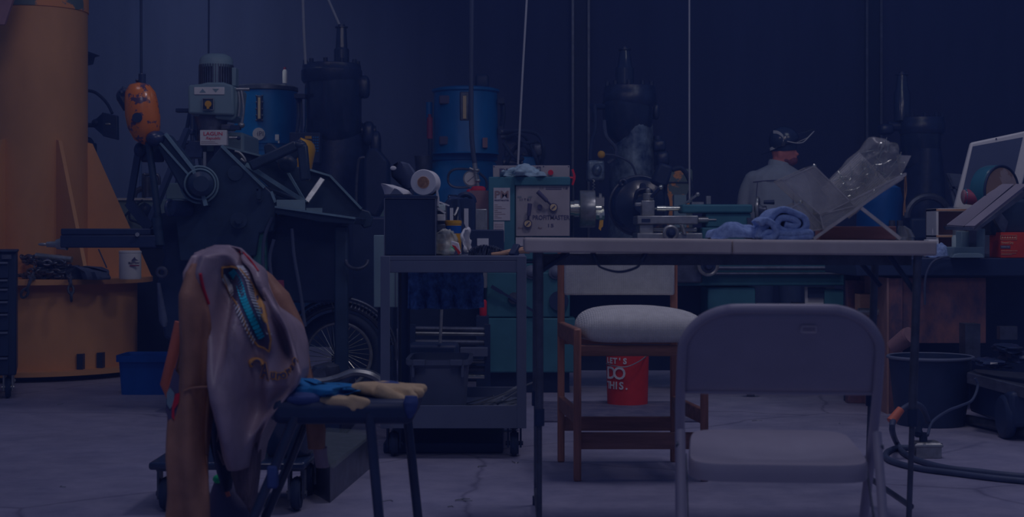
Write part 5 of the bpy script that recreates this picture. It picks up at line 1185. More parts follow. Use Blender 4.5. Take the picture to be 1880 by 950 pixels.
for i in range(0, len(spine)-1):
    p = spine[i]; t = i/len(spine); dr = (spine[i+1]-p).normalized(); nn = Vector((-dr.y, dr.x, 0))
    w1 = 17-4*t
    for s, off in ((1, 6), (-1, 7)):
        c = p+nn*s*(off+w1*.4); q = p+nn*s*(off+w1)+dr*6
        fe.append([(c.x-dr.x*2.6, c.y-dr.y*2.6), (q.x-dr.x*1.8, q.y-dr.y*1.8), (q.x+dr.x*1.2, q.y+dr.y*1.2), (c.x+dr.x*1.6, c.y+dr.y*1.6)])
mb = MB()
for poly in fe:
    mb.loft([[front(x, y, .004) for x, y in poly], [front(x, y, .0105) for x, y in poly]])
mb.build('white_feathers', 'paper', wg, ang=30)
mb = MB()
for i in range(0, len(spine)-1):
    p = spine[i]; dr = (spine[i+1]-p).normalized(); nn = Vector((-dr.y, dr.x, 0)); a = p+nn*6; b = p-nn*7
    L = (spine[i+1]-p).length*.75
    poly = [(a.x, a.y), (b.x, b.y), (b.x+dr.x*L, b.y+dr.y*L), (p.x+dr.x*(L+1.5), p.y+dr.y*(L+1.5)), (a.x+dr.x*L, a.y+dr.y*L)]
    mb.loft([[front(x, y, .004) for x, y in poly], [front(x, y, .012) for x, y in poly]])
mb.build('teal_quills', 'teal', wg, ang=30)
hp = patch([(466, 528), (474, 534), (480, 552), (486, 562), (490, 580), (492, 597), (484, 590), (474, 568), (468, 548)], 'ink_gold', 'gold_profile', jb, lift=.007)
patch([(470, 545), (473, 541), (475, 549), (472, 552)], 'ink', 'profile_mark', hp, lift=.009); patch([(478, 566), (480, 564), (483, 574), (481, 577)], 'ink', 'profile_mark', hp, lift=.009)
# lettering along the lower back
def jtext(s, x, y, h, rot, m, lift, bold, root):
    p = front(x, y, lift); e = front(min(x+5, 552), y, lift); sl = math.atan2(e.y-p.y, e.x-p.x)
    text(s, CX, HY, jd, h, m, root, bold=bold, M=Matrix.Translation(p-P(CX, HY, jd)) @ Matrix.Rotation(max(-.9, min(.9, sl)), 4, 'Z') @ Matrix.Rotation(pi/2, 4, 'X') @ Matrix.Rotation(rot, 4, 'Z'))
for s, x, y, h, rt in (('A', 486, 683, 27, -.1), ('u', 501, 688, 14, -.1), ('r', 511, 690, 14, 0), ('o', 520, 688, 14, .15), ('r', 529, 682, 15, .4), ('a', 536, 674, 16, .6), ('s', 541, 663, 16, .8)):
    jtext(s, x, y, h, rt, 'ink_gold', .007, .0035, jb); jtext(s, x, y, h, rt, 'ink', .009, .0010, jb)
mb = MB().tube([front(x, y, .008) for x, y in ((462, 672), (460, 665), (468, 661), (478, 663), (484, 672))], .006).build('letter_swash', 'ink_gold', jb)
MB().tube([front(x, y, .012) for x, y in ((463, 671), (461, 666), (468, 662), (477, 664), (483, 672))], .004).build('letter_swash', 'ink', jb)
# collar, hem, sleeves, piping
shell([(458, 372, 384, .5), (464, 358, 392, .8), (476, 354, 392, 1), (492, 355, 384, 1), (504, 358, 376, .6)], jd-.04, .075, .5, 6, 'leather', 'collar', n=36, e=1)
lap = MB().rows([(590, 378, 430, .4), (640, 378, 435, .7), (700, 382, 440, .8), (730, 383, 440, .8), (780, 384, 442, .9), (830, 390, 438, .8), (868, 400, 428, .6), (900, 412, 424, .4)], jd+.05, .10, n=40, fold=.5, seed=8, k=5).build('lining', 'lining', r, ang=180)  # dark lining, extended to paint the shade between sleeve and body
shell([(780, 434, 478, .8), (820, 428, 478, 1), (870, 424, 476, 1), (905, 434, 472, .9), (925, 452, 468, .7), (942, 460, 466, .4)], jd-.03, .05, .2, 12, 'rib_knit', 'knit_hem', n=40)
L = [(484, 352, 372, .4), (500, 345, 378, .8), (540, 336, 384, 1), (600, 333, 392, 1.05), (650, 330, 392, 1.05), (700, 318, 390, 1.05), (717, 312, 386, 1.0), (740, 309, 384, 1), (790, 307, 382, 1), (840, 308, 384, 1.05), (890, 311, 386, 1.05), (930, 313, 388, 1.05), (975, 314, 388, 1), (1010, 316, 384, .9)]
sl = shell(L, jd-.14, .075, .5, 20, 'suede', 'sleeve', n=48)
MB().tube([P(x, y, jd-.217) for x, y in ((338, 718), (352, 713), (370, 711), (384, 711))], .0025).build('elbow_seam', 'suede', sl)
shell([(486, 456, 474, .3), (505, 468, 500, .7), (540, 488, 528, .9), (600, 515, 552, 1), (650, 530, 566, 1), (690, 545, 576, 1), (740, 560, 588, 1), (790, 566, 598, 1), (822, 568, 598, .9)], jd+.17, .05, .5, 31, 'suede', 'sleeve', n=40)
shell([(822, 574, 600, .8), (835, 576, 600, .8), (858, 580, 604, .7)], jd+.17, .035, .3, 5, 'leather', 'cuff', n=30)
MB().tube([front(x, y, .006) for x, y in ((368, 503), (370, 515), (375, 535), (383, 558))], .004).build('red_piping', 'red', r); MB().tube([front(x, y, .006) for x, y in ((440, 462), (452, 470), (464, 484), (474, 498))], .0035).build('red_piping', 'red', r)
# coloured emblem on the left sleeve
sr = lambda x, y, k: P(x, y, jd-.20-k)
def sp(poly, m, nm, k=0): return MB().loft([[sr(x, y, -.05) for x, y in poly], [sr(x, y, k) for x, y in poly]]).build(nm, m, sl)
sp([(320, 676), (330, 692), (336, 680), (338, 730), (332, 742), (336, 760), (326, 778), (322, 796), (312, 780), (304, 755), (308, 720)], 'ink', 'sleeve_emblem'); sp([(312, 712), (320, 722), (319, 742), (312, 752), (306, 742), (306, 722)], 'pale_blue', 'emblem_blue', .004); sp([(322, 724), (330, 722), (328, 740), (320, 752), (320, 772), (315, 766), (316, 746)], 'red', 'emblem_red', .005)
# gloves on the seat
zs = Z(722, d)
def glove(name, label, parts, cat='glove'):
    r = thing(name, label, cat, 650, d, z=zs)
    for nm, m, mb, rm in parts: mb.build(nm, m, r, remesh=rm)
    return r
m1 = MB().rows([(703, 660, 705, .6), (706, 650, 745, .9), (712, 640, 762, 1), (719, 640, 764, 1), (722.5, 650, 758, .9)], d-.05, .07, fold=.3, k=3)
for k, (a, b, y) in enumerate((((700, 712), (775, 714), -.02), ((700, 716), (770, 722), -.05), ((690, 718), (758, 730), -.09), ((690, 716), (745, 738), -.125))):
    m1.tube([P(*a, d+y), P((a[0]+b[0])/2, (a[1]+b[1])/2+1, d+y), P(*b, d+y-.01)], .016, n=12, rs=(.02, .014)); m1.ell(P(*b, d+y-.01), .015, .014, .014)
m2 = MB().rows([(706, 578, 640, .7), (710, 560, 668, 1), (718, 560, 668, 1), (722.5, 566, 660, .9)], d-.03, .07, fold=.3, k=3)
glove('work_glove', 'tan and blue work glove on top, at the free end of the black seat', [('palm', 'glove_tan', m1, .005), ('cuff', 'glove_blue', m2, .006), ('knuckle_strap', 'glove_navy', MB().rows([(701, 690, 725, .6), (705, 670, 745, .8), (709, 676, 740, .8)], d-.02, .06, fold=.2), .006)])
m1 = MB().rows([(727, 590, 630, .7), (731, 586, 655, 1), (742, 588, 668, 1), (748, 598, 660, .6)], d-.17, .03, fold=.2, k=3)
for a, b in (((640, 733), (672, 740)), ((635, 738), (664, 747)), ((630, 744), (650, 751))): m1.tube([P(*a, d-.18), P(*b, d-.19)], .013, k=1, n=10); m1.ell(P(*b, d-.19), .013, .012, .012)
m2 = MB().rows([(722, 535, 570, .6), (727, 524, 592, 1), (736, 520, 594, 1), (742, 528, 590, .8)], d-.165, .035, fold=.2, k=3)
glove('work_glove', 'tan and navy work glove lying flat along the near edge of the black seat', [('palm', 'glove_tan', m1, .004), ('cuff', 'glove_navy', m2, .005)])
o = MB().rows([(698, 540, 558, .5), (703, 536, 590, .8), (710, 520, 650, 1), (717, 512, 664, 1), (722, 506, 640, 1), (728, 500, 560, .7)], d-.08, .09, fold=.7, seed=4, k=4).build('blue_cloth', 'glove_blue', ang=180); tag(o, 'bright blue cloth tucked under the gloves beside the jacket', 'cloth')
o = MB().rows([(728, 744, 766, .6), (740, 742, 768, .9), (756, 744, 764, .8), (768, 748, 756, .5)], d-.19, .02, fold=.6, k=3).build('torn_tape', 'glove_navy'); tag(o, 'torn blue tape hanging at the right end of the black seat', 'tape')
o = MB().tube([P(331, 592, d+.12), P(318, 650, d+.12), P(304, 705, d+.12), P(324, 748, d+.12), (X(340, d), d+.12, 0)], .016, k=1, n=16).build('orange_pipe', 'orange_tube'); tag(o, 'salmon orange plastic tube showing behind the left sleeve', 'tube')
o = MB().cyl(P(511, 515, 7.1), (X(532, 7.1), 7.1, 0), .026).build('red_pipe', 'dark_red'); tag(o, 'dark red pipe standing behind the jacket, its end above the right sleeve', 'pipe')

# dolly, glass sheet and clutter beneath
dd = 4.9; r = thing('furniture_dolly', 'low black dolly on casters on the floor behind the jacket', 'dolly', 410, dd)
zdk = .165
MB().box(X(272, dd), X(560, dd), dd, dd+.42, zdk-.025, zdk).build('deck', 'gloss_black', r, bevel=.008)
for x in (298, 540):
    for y in (dd+.06, dd+.36): caster(r, X(x, dd), y, .056, w=.03, forkm='dark_steel')
r = thing('black_canister', 'round black canister standing on the dolly under the seat', 'canister', 528, 4.95, z=zdk)
MB().lathe((X(524, 4.98), 5.08, zdk), [(.07, 0), (.085, .02), (.085, .12), (.06, .15), (.02, .16)], n=32).build('canister_body', 'gloss_black', r)
dd = 5.3; r = thing('glass_sheet', 'sheet of glass lying flat on a low crate right of the jacket', 'glass', 640, dd)
MB().prism([(X(560, dd), dd, .13), (X(612, 5.0), 5.0, .13), (X(690, 5.9), 5.9, .13), (X(600, 6.0), 6.0, .13)], (0, 0, .008)).build('pane', 'thin_glass', r)
MB().prism([(X(560, dd), dd+.06, 0), (X(606, 5.1), 5.1, 0), (X(680, 5.85), 5.85, 0), (X(600, 5.95), 5.95, 0)], (0, 0, .128)).build('crate', 'dark_steel', r)
m = MB(); c = Vector((X(650, 6.0), 6.0, .16))
for i in range(9): m.cyl(c+Vector((-.1+i*.025, 0, 0)), c+Vector((-.06+i*.025, .25, .0)), .0015, n=4); m.cyl(c+Vector((-.12, i*.03, 0)), c+Vector((.14, i*.03, 0)), .0015, n=4)
o = m.build('wire_mesh', 'bright_steel'); tag(o, 'small square of wire mesh lying behind the glass sheet', 'mesh')
r = thing('sneaker', 'dark sneaker with green and orange accents behind the jacket sleeve', 'shoe', 410, 4.3)
MB().rows([(880, 396, 420), (900, 388, 440), (930, 384, 470), (1006, 384, 480)], 4.3, .06, k=3).build('shoe_upper', 'ink', r, remesh=.006)
MB().ell(P(400, 880, 4.25), .014, .02, .012).build('green_tab', 'green_cloth', r); MB().bar(P(415, 899, 4.23), P(420, 912, 4.23), .01, .01).build('orange_lace', 'orange_tube', r)
r = thing('vacuum_hose_tool', 'grey tubular tool lying in front of the spoked wheel', 'tool', 610, 6.9)
MB().tube([P(x, y, 6.7) for x, y in ((560, 696), (590, 700), (620, 694), (650, 684), (680, 688), (700, 700))], .02, rs=(.012, .022)).build('tool_tube', 'steel', r)
MB().rows([(668, 590, 610), (672, 575, 622), (684, 570, 625), (697, 572, 622)], 6.9, .09, k=3).cyl(P(586, 690, 6.83), P(586, 690, 6.78), .03).build('tool_head', 'dark_steel', r)
MB().box(X(565, 6.9), X(640, 6.9), 6.6, 7.2, 0, Z(700, 6.9)).build('tool_base', 'black', r, bevel=.01)

# ================================================================== RIGHT SIDE: BENCH
d = 7.6; r = thing('workbench', 'dark workbench with rough particle-board sides under the sander at the right', 'workbench', 1760, d+.3)
zt6 = Z(474, d)
xb0 = X(1700, d)-.35; xb1 = X(1980, d)
MB().box(xb0, xb1, d, d+.75, zt6-.09, zt6).build('bench_top', 'black', r, bevel=.006)
MB().box(X(1630, d), X(1634, d), d+.02, d+.7, 0, zt6-.1).build('board_end', 'osb_edge', r)
MB().box(X(1634, d), X(1816, d), d+.05, d+.07, Z(632, d), zt6-.1).box(X(1634, d), X(1660, d), d+.03, d+.05, Z(775, d), zt6-.1).build('side_board', 'osb', r, bevel=.002)
MB().box(X(1556, d+.5), X(1600, d+.5), d+.5, d+.56, 0, Z(515, d+.5)).build('side_board', 'osb', r, bevel=.003)
MB().box(X(1600, d), xb1, d+.6, d+.64, 0.0, zt6-.1).build('back_board', 'black', r)
MB().box(X(1610, d+.4), X(1637, d+.4), d+.3, d+.6, Z(580, d+.4), Z(573, d+.4)).build('bench_shelf', 'dark_steel', r)
o = MB().pb(1579, 541, 1600, 570, d+.35, .12).build('wood_scrap', 'pale_wood'); tag(o, 'pale wood scrap between the two particle-board sides', 'scrap')
o = MB().cyl(P(1576, 573, d+.2), P(1632, 573, d+.2), .02).build('pale_pipe', 'steel'); tag(o, 'pale horizontal pipe lying between the particle-board sides', 'pipe')
o = MB().pp([(1611, 535), (1634, 541), (1634, 543), (1608, 543)], d+.3, .1).build('white_wedge', 'white_paint'); tag(o, 'thin white wedge above the pale horizontal pipe', 'wedge')
o = MB().cyl(P(1640, 638, d-.12), P(1668, 618, d-.18), S(14, d), S(17, d)).cyl(P(1668, 618, d-.18), P(1672, 616, d-.19), S(16, d)).build('cardboard_tube', 'mauve'); tag(o, 'mauve tube end resting above the black trash can', 'tube')
r = thing('trash_can', 'large black plastic trash can under the bench behind the right table leg', 'trash can', 1708, 7.2)
tx = X(1708, 7.2); MB().lathe((tx, 7.2, 0), [(S(60, 7.2), 0), (S(66, 7.2), .1), (S(75, 7.2), Z(664, 6.9)), (S(72, 7.2), Z(664, 6.9)), (S(58, 7.2), .02)], n=48).build('can_body', 'black', r)
MB().torus((tx, 7.2, Z(664, 6.95)), (0, 0, 1), S(76, 7.2), .008, n=60).build('can_rim', 'cart_grey', r)
# steel cart at far right
d = 6.6; r = thing('steel_cart', 'low black steel cart loaded with scrap at the right edge', 'cart', 1850, d)
MB().prism([P(1775, 684, d+.3), P(1790, 678, d+.8), P(1960, 690, d+.8), P(1960, 728, d-.1), P(1885, 712, d-.05)], (0, 0, -.05)).build('cart_deck', 'dark_steel', r, bevel=.004)
MB().box(X(1855, d), X(1960, d), d, d+.6, .06, Z(720, d)).cyl((X(1850, d), d+.1, .1), (X(1850, d)+.05, d+.1, .1), .1).build('cart_body', 'black', r, bevel=.02)
MB().tube([P(1775, 770, d+.6), P(1830, 782, d+.3), P(1890, 795, d)], .022, k=1, n=12).build('cart_bar', 'dark_steel', r)
for x, y, w, h in ((1795, 665, 50, 14), (1850, 655, 60, 22), (1830, 640, 40, 16), (1810, 672, 40, 8)):
    q = MB().ell(P(x+20, y, d+.35), S(w/2, d), .12, S(h/2, d), e=.6, ns=.4, sd=x).build('scrap_lump', 'black_iron', r)
MB().pb(1772, 595, 1800, 662, d+.75, .1).pb(1836, 600, 1868, 624, d+.75, .05).build('scrap_panel', 'dark_steel', r)
# dust pan bits on bench: monitor, sander, ramp, shelf, box
d = 7.7; r = thing('computer_monitor', 'tilted white-framed monitor with a dark screen at the right edge', 'monitor', 1820, d+.4, z=zt6)
yo = d+.38
fr = [P(1783, 262, yo), P(1905, 236, yo), P(1862, 398, yo), P(1752, 384, yo)]
f = MB().prism(fr, (0, .035, 0)).build('monitor_frame', 'monitor_white', r, bevel=.01)
MB().prism([P(1786, 269, yo-.003), P(1878, 252, yo-.003), P(1850, 372, yo-.003), P(1765, 362, yo-.003)], (0, .004, 0)).build('screen', 'screen_dark', f)
MB().ell(P(1829, 255, yo-.003), .004, .003, .005).build('camera_dot', 'ink', f)
MB().bar(P(1805, 330, yo+.06), (X(1810, yo), yo+.1, zt6), .1, .04).box(X(1780, yo), X(1840, yo), yo, yo+.2, zt6, zt6+.015).build('monitor_stand', 'cart_grey', r)
d = 7.85; r = thing('wooden_shelf_box', 'small pale wooden shelf box with two open compartments, left of the sander', 'shelf', 1745, d, z=zt6)
x0, x1 = X(1719, d), X(1800, d); zz1 = Z(383, d)
m = MB().box(x0, x1, d, d+.2, zz1-.015, zz1).box(x0, x0+.012, d, d+.2, zt6, zz1).box(x1-.012, x1, d, d+.2, zt6, zz1).box(x0, x1, d, d+.2, Z(434, d)-.006, Z(434, d)+.006).box(x0, x1, d, d+.2, zt6, zt6+.01)
m.build('shelf_case', 'white_paint', r, bevel=.002); MB().box(x0, x1, d+.19, d+.2, zt6, zz1).build('shelf_back', 'mauve', r); MB().box(x0, x1, d-.002, d+.005, zz1-.013, zz1-.003).box(x0, x1, d-.002, d+.005, Z(434, d)-.005, Z(434, d)+.005).build('edge_strip', 'pale_wood', r)
d = 7.72; r = thing('plastic_jar', 'cloudy plastic jar with a lid in front of the wooden shelf box', 'jar', 1760, d, z=zt6)
MB().lathe((X(1761, d), d, zt6), [(S(12, d), 0), (S(13.5, d), .01), (S(13.5, d), .10), (S(11, d), .115)], n=28).build('jar_body', 'jar_white', r); MB().lathe((X(1761, d), d, zt6+.115), [(S(11.5, d), 0), (S(11.5, d), .03), (S(10, d), .034)], n=28).build('jar_lid', 'steel', r)
o = MB().lathe((X(1737, d), d+.2, Z(433, d+.2)), [(.015, 0), (.018, .02), (.014, .04), (.008, .045)], n=16).build('small_bottle', 'paper'); tag(o, 'small white bottle inside the upper compartment of the shelf box', 'bottle'); o.location.z = 0
o = MB().box(X(1700, d), X(1719, d), d-.05, d+.05, zt6, Z(440, d)).build('white_carton', 'white_paint', bevel=.006); tag(o, 'small white carton on the bench just past the right end of the white table', 'carton')
rag('shop_rag', 'blue rag heaped on the bench beside the white carton', X(1722, 7.64)+.02, 7.68, zt6, S(26, 7.6), .06, .07, 'towel_blue', 13)
d = 7.62; r = thing('disc_sander', 'teal bench disc sander with a red-brown drum and grey base', 'sander', 1815, d+.15, z=zt6)
c = P(1838, 352, d+.1)
cs = MB().lathe(c, [(S(46, d), 0), (S(50, d), .01), (S(50, d), .07), (S(48, d), .09), (S(20, d), .1)], ax=(-.55, .83, 0), n=56).build('disc_guard', 'disc_teal', r)
MB().lathe(c-Vector((-.55, .83, 0)).normalized()*.006, [(S(44, d), 0), (S(45, d), .004), (S(45, d), .008)], ax=(-.55, .83, 0), n=56).build('abrasive_disc', 'disc_face', cs)
MB().torus(c-Vector((-.55, .83, 0)).normalized()*.004, (-.55, .83, 0), S(48, d), .006, n=60).build('guard_rim', 'black', cs)
MB().cyl(P(1796, 364, d+.1), P(1772, 361, d+.12), S(14.5, d), S(14, d)).build('sanding_drum', 'dark_red', r); MB().ell(P(1770, 361, d+.12), S(5, d), S(13.5, d), S(13.5, d)).build('drum_cap', 'mauve', r); MB().torus(P(1771, 361, d+.12), (1, .1, 0), S(13.6, d), .004).build('drum_ring', 'disc_teal', r)
MB().pb(1820, 365, 1888, 432, d+.05, .25).build('motor_housing', 'dark_green', r, bevel=.02)
MB().pb(1750, 454, 1808, 474, d-.08, .2).pp([(1748, 474), (1752, 467), (1762, 465), (1796, 465), (1804, 467), (1808, 474)], d-.12, .06).pb(1790, 420, 1809, 456, d-.02, .1).pb(1765, 425, 1781, 456, d-.02, .1).build('sander_base', 'pale_blue', r, bevel=.004)
MB().pp([(1822, 398), (1836, 388), (1852, 408), (1846, 428), (1838, 426)], d-.02, .03).build('support_arm', 'dark_steel', r, bevel=.004)
# grooved work table plate
def gplate(pts, n, d0=d+.10, d1=d-.16):
    y0, y1 = 416, 339; Q = lambda x, y: P(x, y, d1+(d0-d1)*(y0-y)/(y0-y1))
    q = [Q(*p) for p in pts]; m = MB().prism(q, (0, .004, -.014)); a0, a1, b0, b1 = q[-1], q[-2], q[0], q[1]
    for k in range(n+1): t = k/n; m.bar(a0.lerp(b0, t)+Vector((0, -.003, .002)), a1.lerp(b1, t)+Vector((0, -.003, .002)), .0036, .004, up=(0, -1, .3))
    return m
tb = gplate([(1738, 414), (1837, 339), (1860, 339), (1768, 416)], 11).build('grooved_table', 'chair_grey', r); gplate([(1771, 416), (1866, 339), (1884, 339), (1788, 416)], 8).build('grooved_table', 'chair_grey', r)
MB().pp([(1735, 416), (1785, 418), (1790, 422), (1880, 350), (1880, 362), (1795, 424), (1738, 422)], d-.17, .03).build('table_edge', 'dark_steel', r)
MB().bar(P(1786, 422, d-.05), P(1786, 456, d-.02), .035, .03).build('table_post', 'dark_steel', r)
d = 7.62; r = thing('carton_box', 'orange-red cardboard glove box beside the disc sander on the workbench', 'box', 1862, d, z=zt6)
bx = MB().box(X(1835, d), X(1905, d), d-.02, d+.16, zt6+.001, Z(427, d)).build('box_body', 'box_red', r, bevel=.002)
fd = d-.023
text('Pyramid Grip', 1849.5, 446, fd, 4.6, 'ink_light', bx, wide=.62); q = MB().pb(1837, 451, 1855, 456.5, fd, .003).build('black_bar', 'ink', bx); text('POWDER FREE', 1846, 453.8, fd-.001, 1.8, 'paper', q, wide=.9)
text('NITRILE DISPOSABLE GLOVES', 1853, 461, fd, 2, 'ink_light', bx, wide=.8); m = MB()
for i, y in enumerate((465, 467.5)): m.pb(1838, y, 1866-i*8, y+.6, fd, .002)
for k in range(6): m.pp([(1839+k*4.6, 438), (1841+k*4.6, 434), (1842.4+k*4.6, 438)], fd, .002)
for a in ((1837, 432, 1867, 432.5), (1837, 440, 1867, 440.5), (1837, 432, 1837.6, 440.5), (1866.5, 432, 1867, 440.5)): m.pb(*a, fd, .002)
m.build('box_print', 'ink_light', bx)
o = MB().tube([P(x, y, 7.57) for x, y in ((1745, 472), (1728, 474), (1712, 482), (1702, 500), (1698, 522), (1698, 560))], .006).build('power_cable', 'hose'); tag(o, 'thin grey cord looping over the front edge of the workbench', 'cord')
# blue covered drum behind the rack
d = 8.6; r = thing('blue_machine_cover', 'dark blue rounded cover behind the clear rack', 'cover', 1615, d)
MB().rows([(340, 1615, 1640, .5), (346, 1595, 1650, .9), (365, 1578, 1655), (400, 1574, 1652), (440, 1574, 1650), (716, 1574, 1650)], d+.2, .18, k=3).build('cover_shell', 'navy_cover', r)
for x in (1638, 1652): MB().cyl(P(x, 438, d), P(x, 405, d), .018).build('cover_stud', 'dark_steel', r)
o = MB().rows([(415, 1650, 1660), (422, 1648, 1672), (436, 1650, 1680)], 8.4, .05, k=2).cyl((X(1662, 8.4), 8.4, 0), P(1662, 436, 8.4), .05).build('small_hopper', 'steel'); tag(o, 'small grey sloping hopper right of the dark blue cover', 'hopper')
d = 12; r = thing('folding_screen', 'grey slanted frame panels leaning behind the monitor', 'panel', 1740, d)
MB().prism([P(1738, 318, d), P(1765, 320, d), P(1775, 380, d), P(1752, 380, d)], (0, .04, 0)).box(X(1740, d), X(1780, d), d, d+.05, 0, Z(380, d)).build('panel_leaf', 'cart_grey', r); MB().bar(P(1740, 320, d-.02), P(1765, 380, d-.02), .02, .02).bar(P(1745, 345, d-.02), P(1775, 345, d-.02), .02, .02).build('panel_edge', 'dark_steel', r)
# small stuff on the far edge of the lathe bed, under the white table
for x, y, m_, lab, cat in ((1580, 474, 'red', 'small red handle lying on the bench rail below the white table', 'handle'), (1638, 474, 'yellow_dull', 'small yellow clip on the bench rail near the right table leg', 'clip'), (1612, 473, 'steel', 'small steel clamp on the bench rail below the white table', 'clamp')):
    o = MB().box(X(x-8, 7.5), X(x+8, 7.5), 7.68, 7.72, zt6+.0, Z(y-5, 7.5)).build(cat+'_piece', m_, bevel=.005); tag(o, lab, cat)
# ================================================================== FLOOR ITEMS AT RIGHT
d = 6.1; zj = 0; r = thing('junction_box', 'grey die-cast electrical junction box on the floor beside the right table leg', 'box', 1706, d)
bxm = MB().loft([[(X(1706, d)+sx*w, d+.05+sy*dp, z) for sx, sy in ((-1, -1), (1, -1), (1, 1), (-1, 1))] for w, dp, z in ((.052, .045, 0), (.052, .045, .045), (.058, .05, .046), (.058, .05, .054), (.048, .04, .064))]).build('box_body', 'steel', r, bevel=.005)
f = MB()
for s in (-1, 1):
    for e in (-1, 1): f.cyl((X(1706, d)+s*.05, d+.05+e*.04, .054), (X(1706, d)+s*.05, d+.05+e*.04, .06), .006)
f.build('box_screws', 'dark_steel', bxm); m = MB()
m.cyl((X(1700, d), d+.04, .06), (X(1700, d), d+.04, .1), .016).ell((X(1690, d), d+.04, .1), .02, .02, .02).cyl((X(1688, d), d+.02, .1), (X(1694, d), d+.04, .14), .013).build('plug_cluster', 'rubber', r)
o = MB().tube([P(1703, 800, d), P(1712, 775, d+.1), P(1740, 755, d+.2), P(1765, 745, d+.3), P(1785, 735, d+.4), P(1795, 710, d+.45), P(1790, 695, d+.45)], .006).build('thin_cable', 'hose'); tag(o, 'thin grey cord rising from the junction box to the steel cart', 'cord')
def fp(x, y, h=.012):                                # floor point under a pixel
    dd = HC*FOC/(y-HY); return Vector((X(x, dd), dd, h))
o = MB().tube([P(1704, 775, 6.2), P(1695, 752, 6.15), P(1680, 742, 6.1), P(1660, 750, 6.1), P(1642, 768, 6.08), P(1638, 790, 6.05)]+[fp(1646, 822, .02), fp(1660, 838), fp(1690, 853), fp(1740, 866), fp(1800, 873), fp(1860, 880), fp(1940, 884)], .012, n=10).build('thick_cable', 'hose'); tag(o, 'thick grey cable with taped plug, arching up beside the black trash can', 'cable')
o = MB().tube([fp(1670, 828), fp(1645, 829), fp(1628, 837), fp(1628, 847), fp(1645, 856), fp(1690, 867), fp(1750, 875), fp(1820, 884), fp(1880, 890), fp(1950, 896)], .012, n=10).build('thick_cable', 'hose'); tag(o, 'thick grey cable looping flat on the floor, nearer of the two', 'cable')
o = MB().cyl(P(1636, 775, 6.07), P(1654, 752, 6.09), .02, .016).build('taped_plug', 'orange_tube'); tag(o, 'red and white taped plug joint on the arching cable', 'plug')
o = MB().tube([fp(1780, 722), fp(1820, 716), fp(1850, 712)], .006).build('red_cable', 'dark_red'); tag(o, 'thin dark red cord on the floor under the steel cart', 'cord')
o = MB().box(X(990, 7.2), X(1300, 7.2), 7.28, 8.1, 0, .012).build('floor_mat', 'mat_floor', bevel=.004); tag(o, 'flat dark grey rubber mat on the floor behind the upholstered chair', 'mat')
o = MB().pb(1365, 702, 1390, 725, 8.3, .03).build('gear_wheel_block', 'dark_steel'); bpy.data.objects.remove(o)
ax, u, v = frame((0, 1, 0)); c = P(1380, 709, 8.4); c.z = .075; ring = []
for k in range(48): rr_ = .042+(.008 if k % 6 < 3 else 0); ring.append(c+(u*cos(2*pi*k/48)+v*sin(2*pi*k/48))*rr_)
r = thing('sprocket', 'small toothed steel sprocket on a peg under the lathe, seen below the folding chair back', 'sprocket', 1380, 8.4); MB().prism(ring, (0, .02, 0)).build('toothed_disc', 'steel', r); MB().cyl(c+Vector((0, -.015, 0)), c+Vector((0, .03, 0)), .014).box(c.x-.02, c.x+.02, c.y+.02, c.y+.05, 0, c.z).build('sprocket_hub', 'dark_steel', r)
random.seed(8)
for k in range(16):
    x, y = random.choice([(random.uniform(60, 300), random.uniform(740, 900)), (random.uniform(640, 960), random.uniform(850, 940)), (random.uniform(1080, 1230), random.uniform(716, 740)), (random.uniform(1300, 1560), random.uniform(740, 935))]); p = fp(x, y, .003)
    o = MB().tube([p+Vector((random.uniform(-.03, .03), random.uniform(-.03, .03), 0)) for _ in range(3)], .0015, n=5).build('metal_shaving', 'steel'); tag(o, 'tiny curled metal shaving loose on the concrete floor', 'shaving', 'metal shavings scattered on the floor')

# ================================================================== PERSON
d = 12.0; K = Vector((X(1424, d), d, 0)); px = K.x
r = thing('person', 'person in a pale work shirt, back turned, welding helmet tipped up on head', 'person', 1424, d)
hx = X(1439, d); hz = Z(279, d)
Hh = Matrix.Translation((hx, d, hz)) @ Matrix.Rotation(radians(-28), 4, 'Z') @ Matrix.Rotation(radians(8), 4, 'X')      # face towards +x after turning
# head built facing +X
b = MB(Hh)
b.ell((0, 0, .01), .098, .077, .112, n=28, m=18).ell((.035, 0, -.04), .062, .058, .07).ell((.06, 0, -.075), .036, .036, .034)
b.loft([[(.088, -.010, -.028), (.088, .010, -.028), (.085, 0, .02), ], [(.118, -.012, -.024), (.118, .012, -.024), (.094, 0, .022)]]).ell((.108, 0, -.022), .016, .014, .012)
b.ell((.088, 0, .03), .014, .05, .012).ell((.092, 0, -.052), .014, .024, .008).ell((.09, 0, -.064), .012, .02, .007)
for s in (-1, 1): b.ell((-.005, s*.078, -.012), .024, .012, .036).ell((-.004, s*.082, -.03), .012, .009, .014)
b.M = None
b.loft([[(x+math.cos(a)*rx, y+math.sin(a)*ry, z) for a in [2*pi*j/24 for j in range(24)]] for x, y, z, rx, ry in
        ((px+.0, d, .93, .16, .11), (px, d, 1.05, .17, .115), (px, d, 1.2, .17, .11), (px, d, 1.30, .18, .10), (px+.01, d, 1.36, .13, .085), (px+.02, d, 1.42, .07, .07), (px+.04, d+.0, 1.50, .062, .065), (hx-.01, d, hz-.03, .058, .062))])
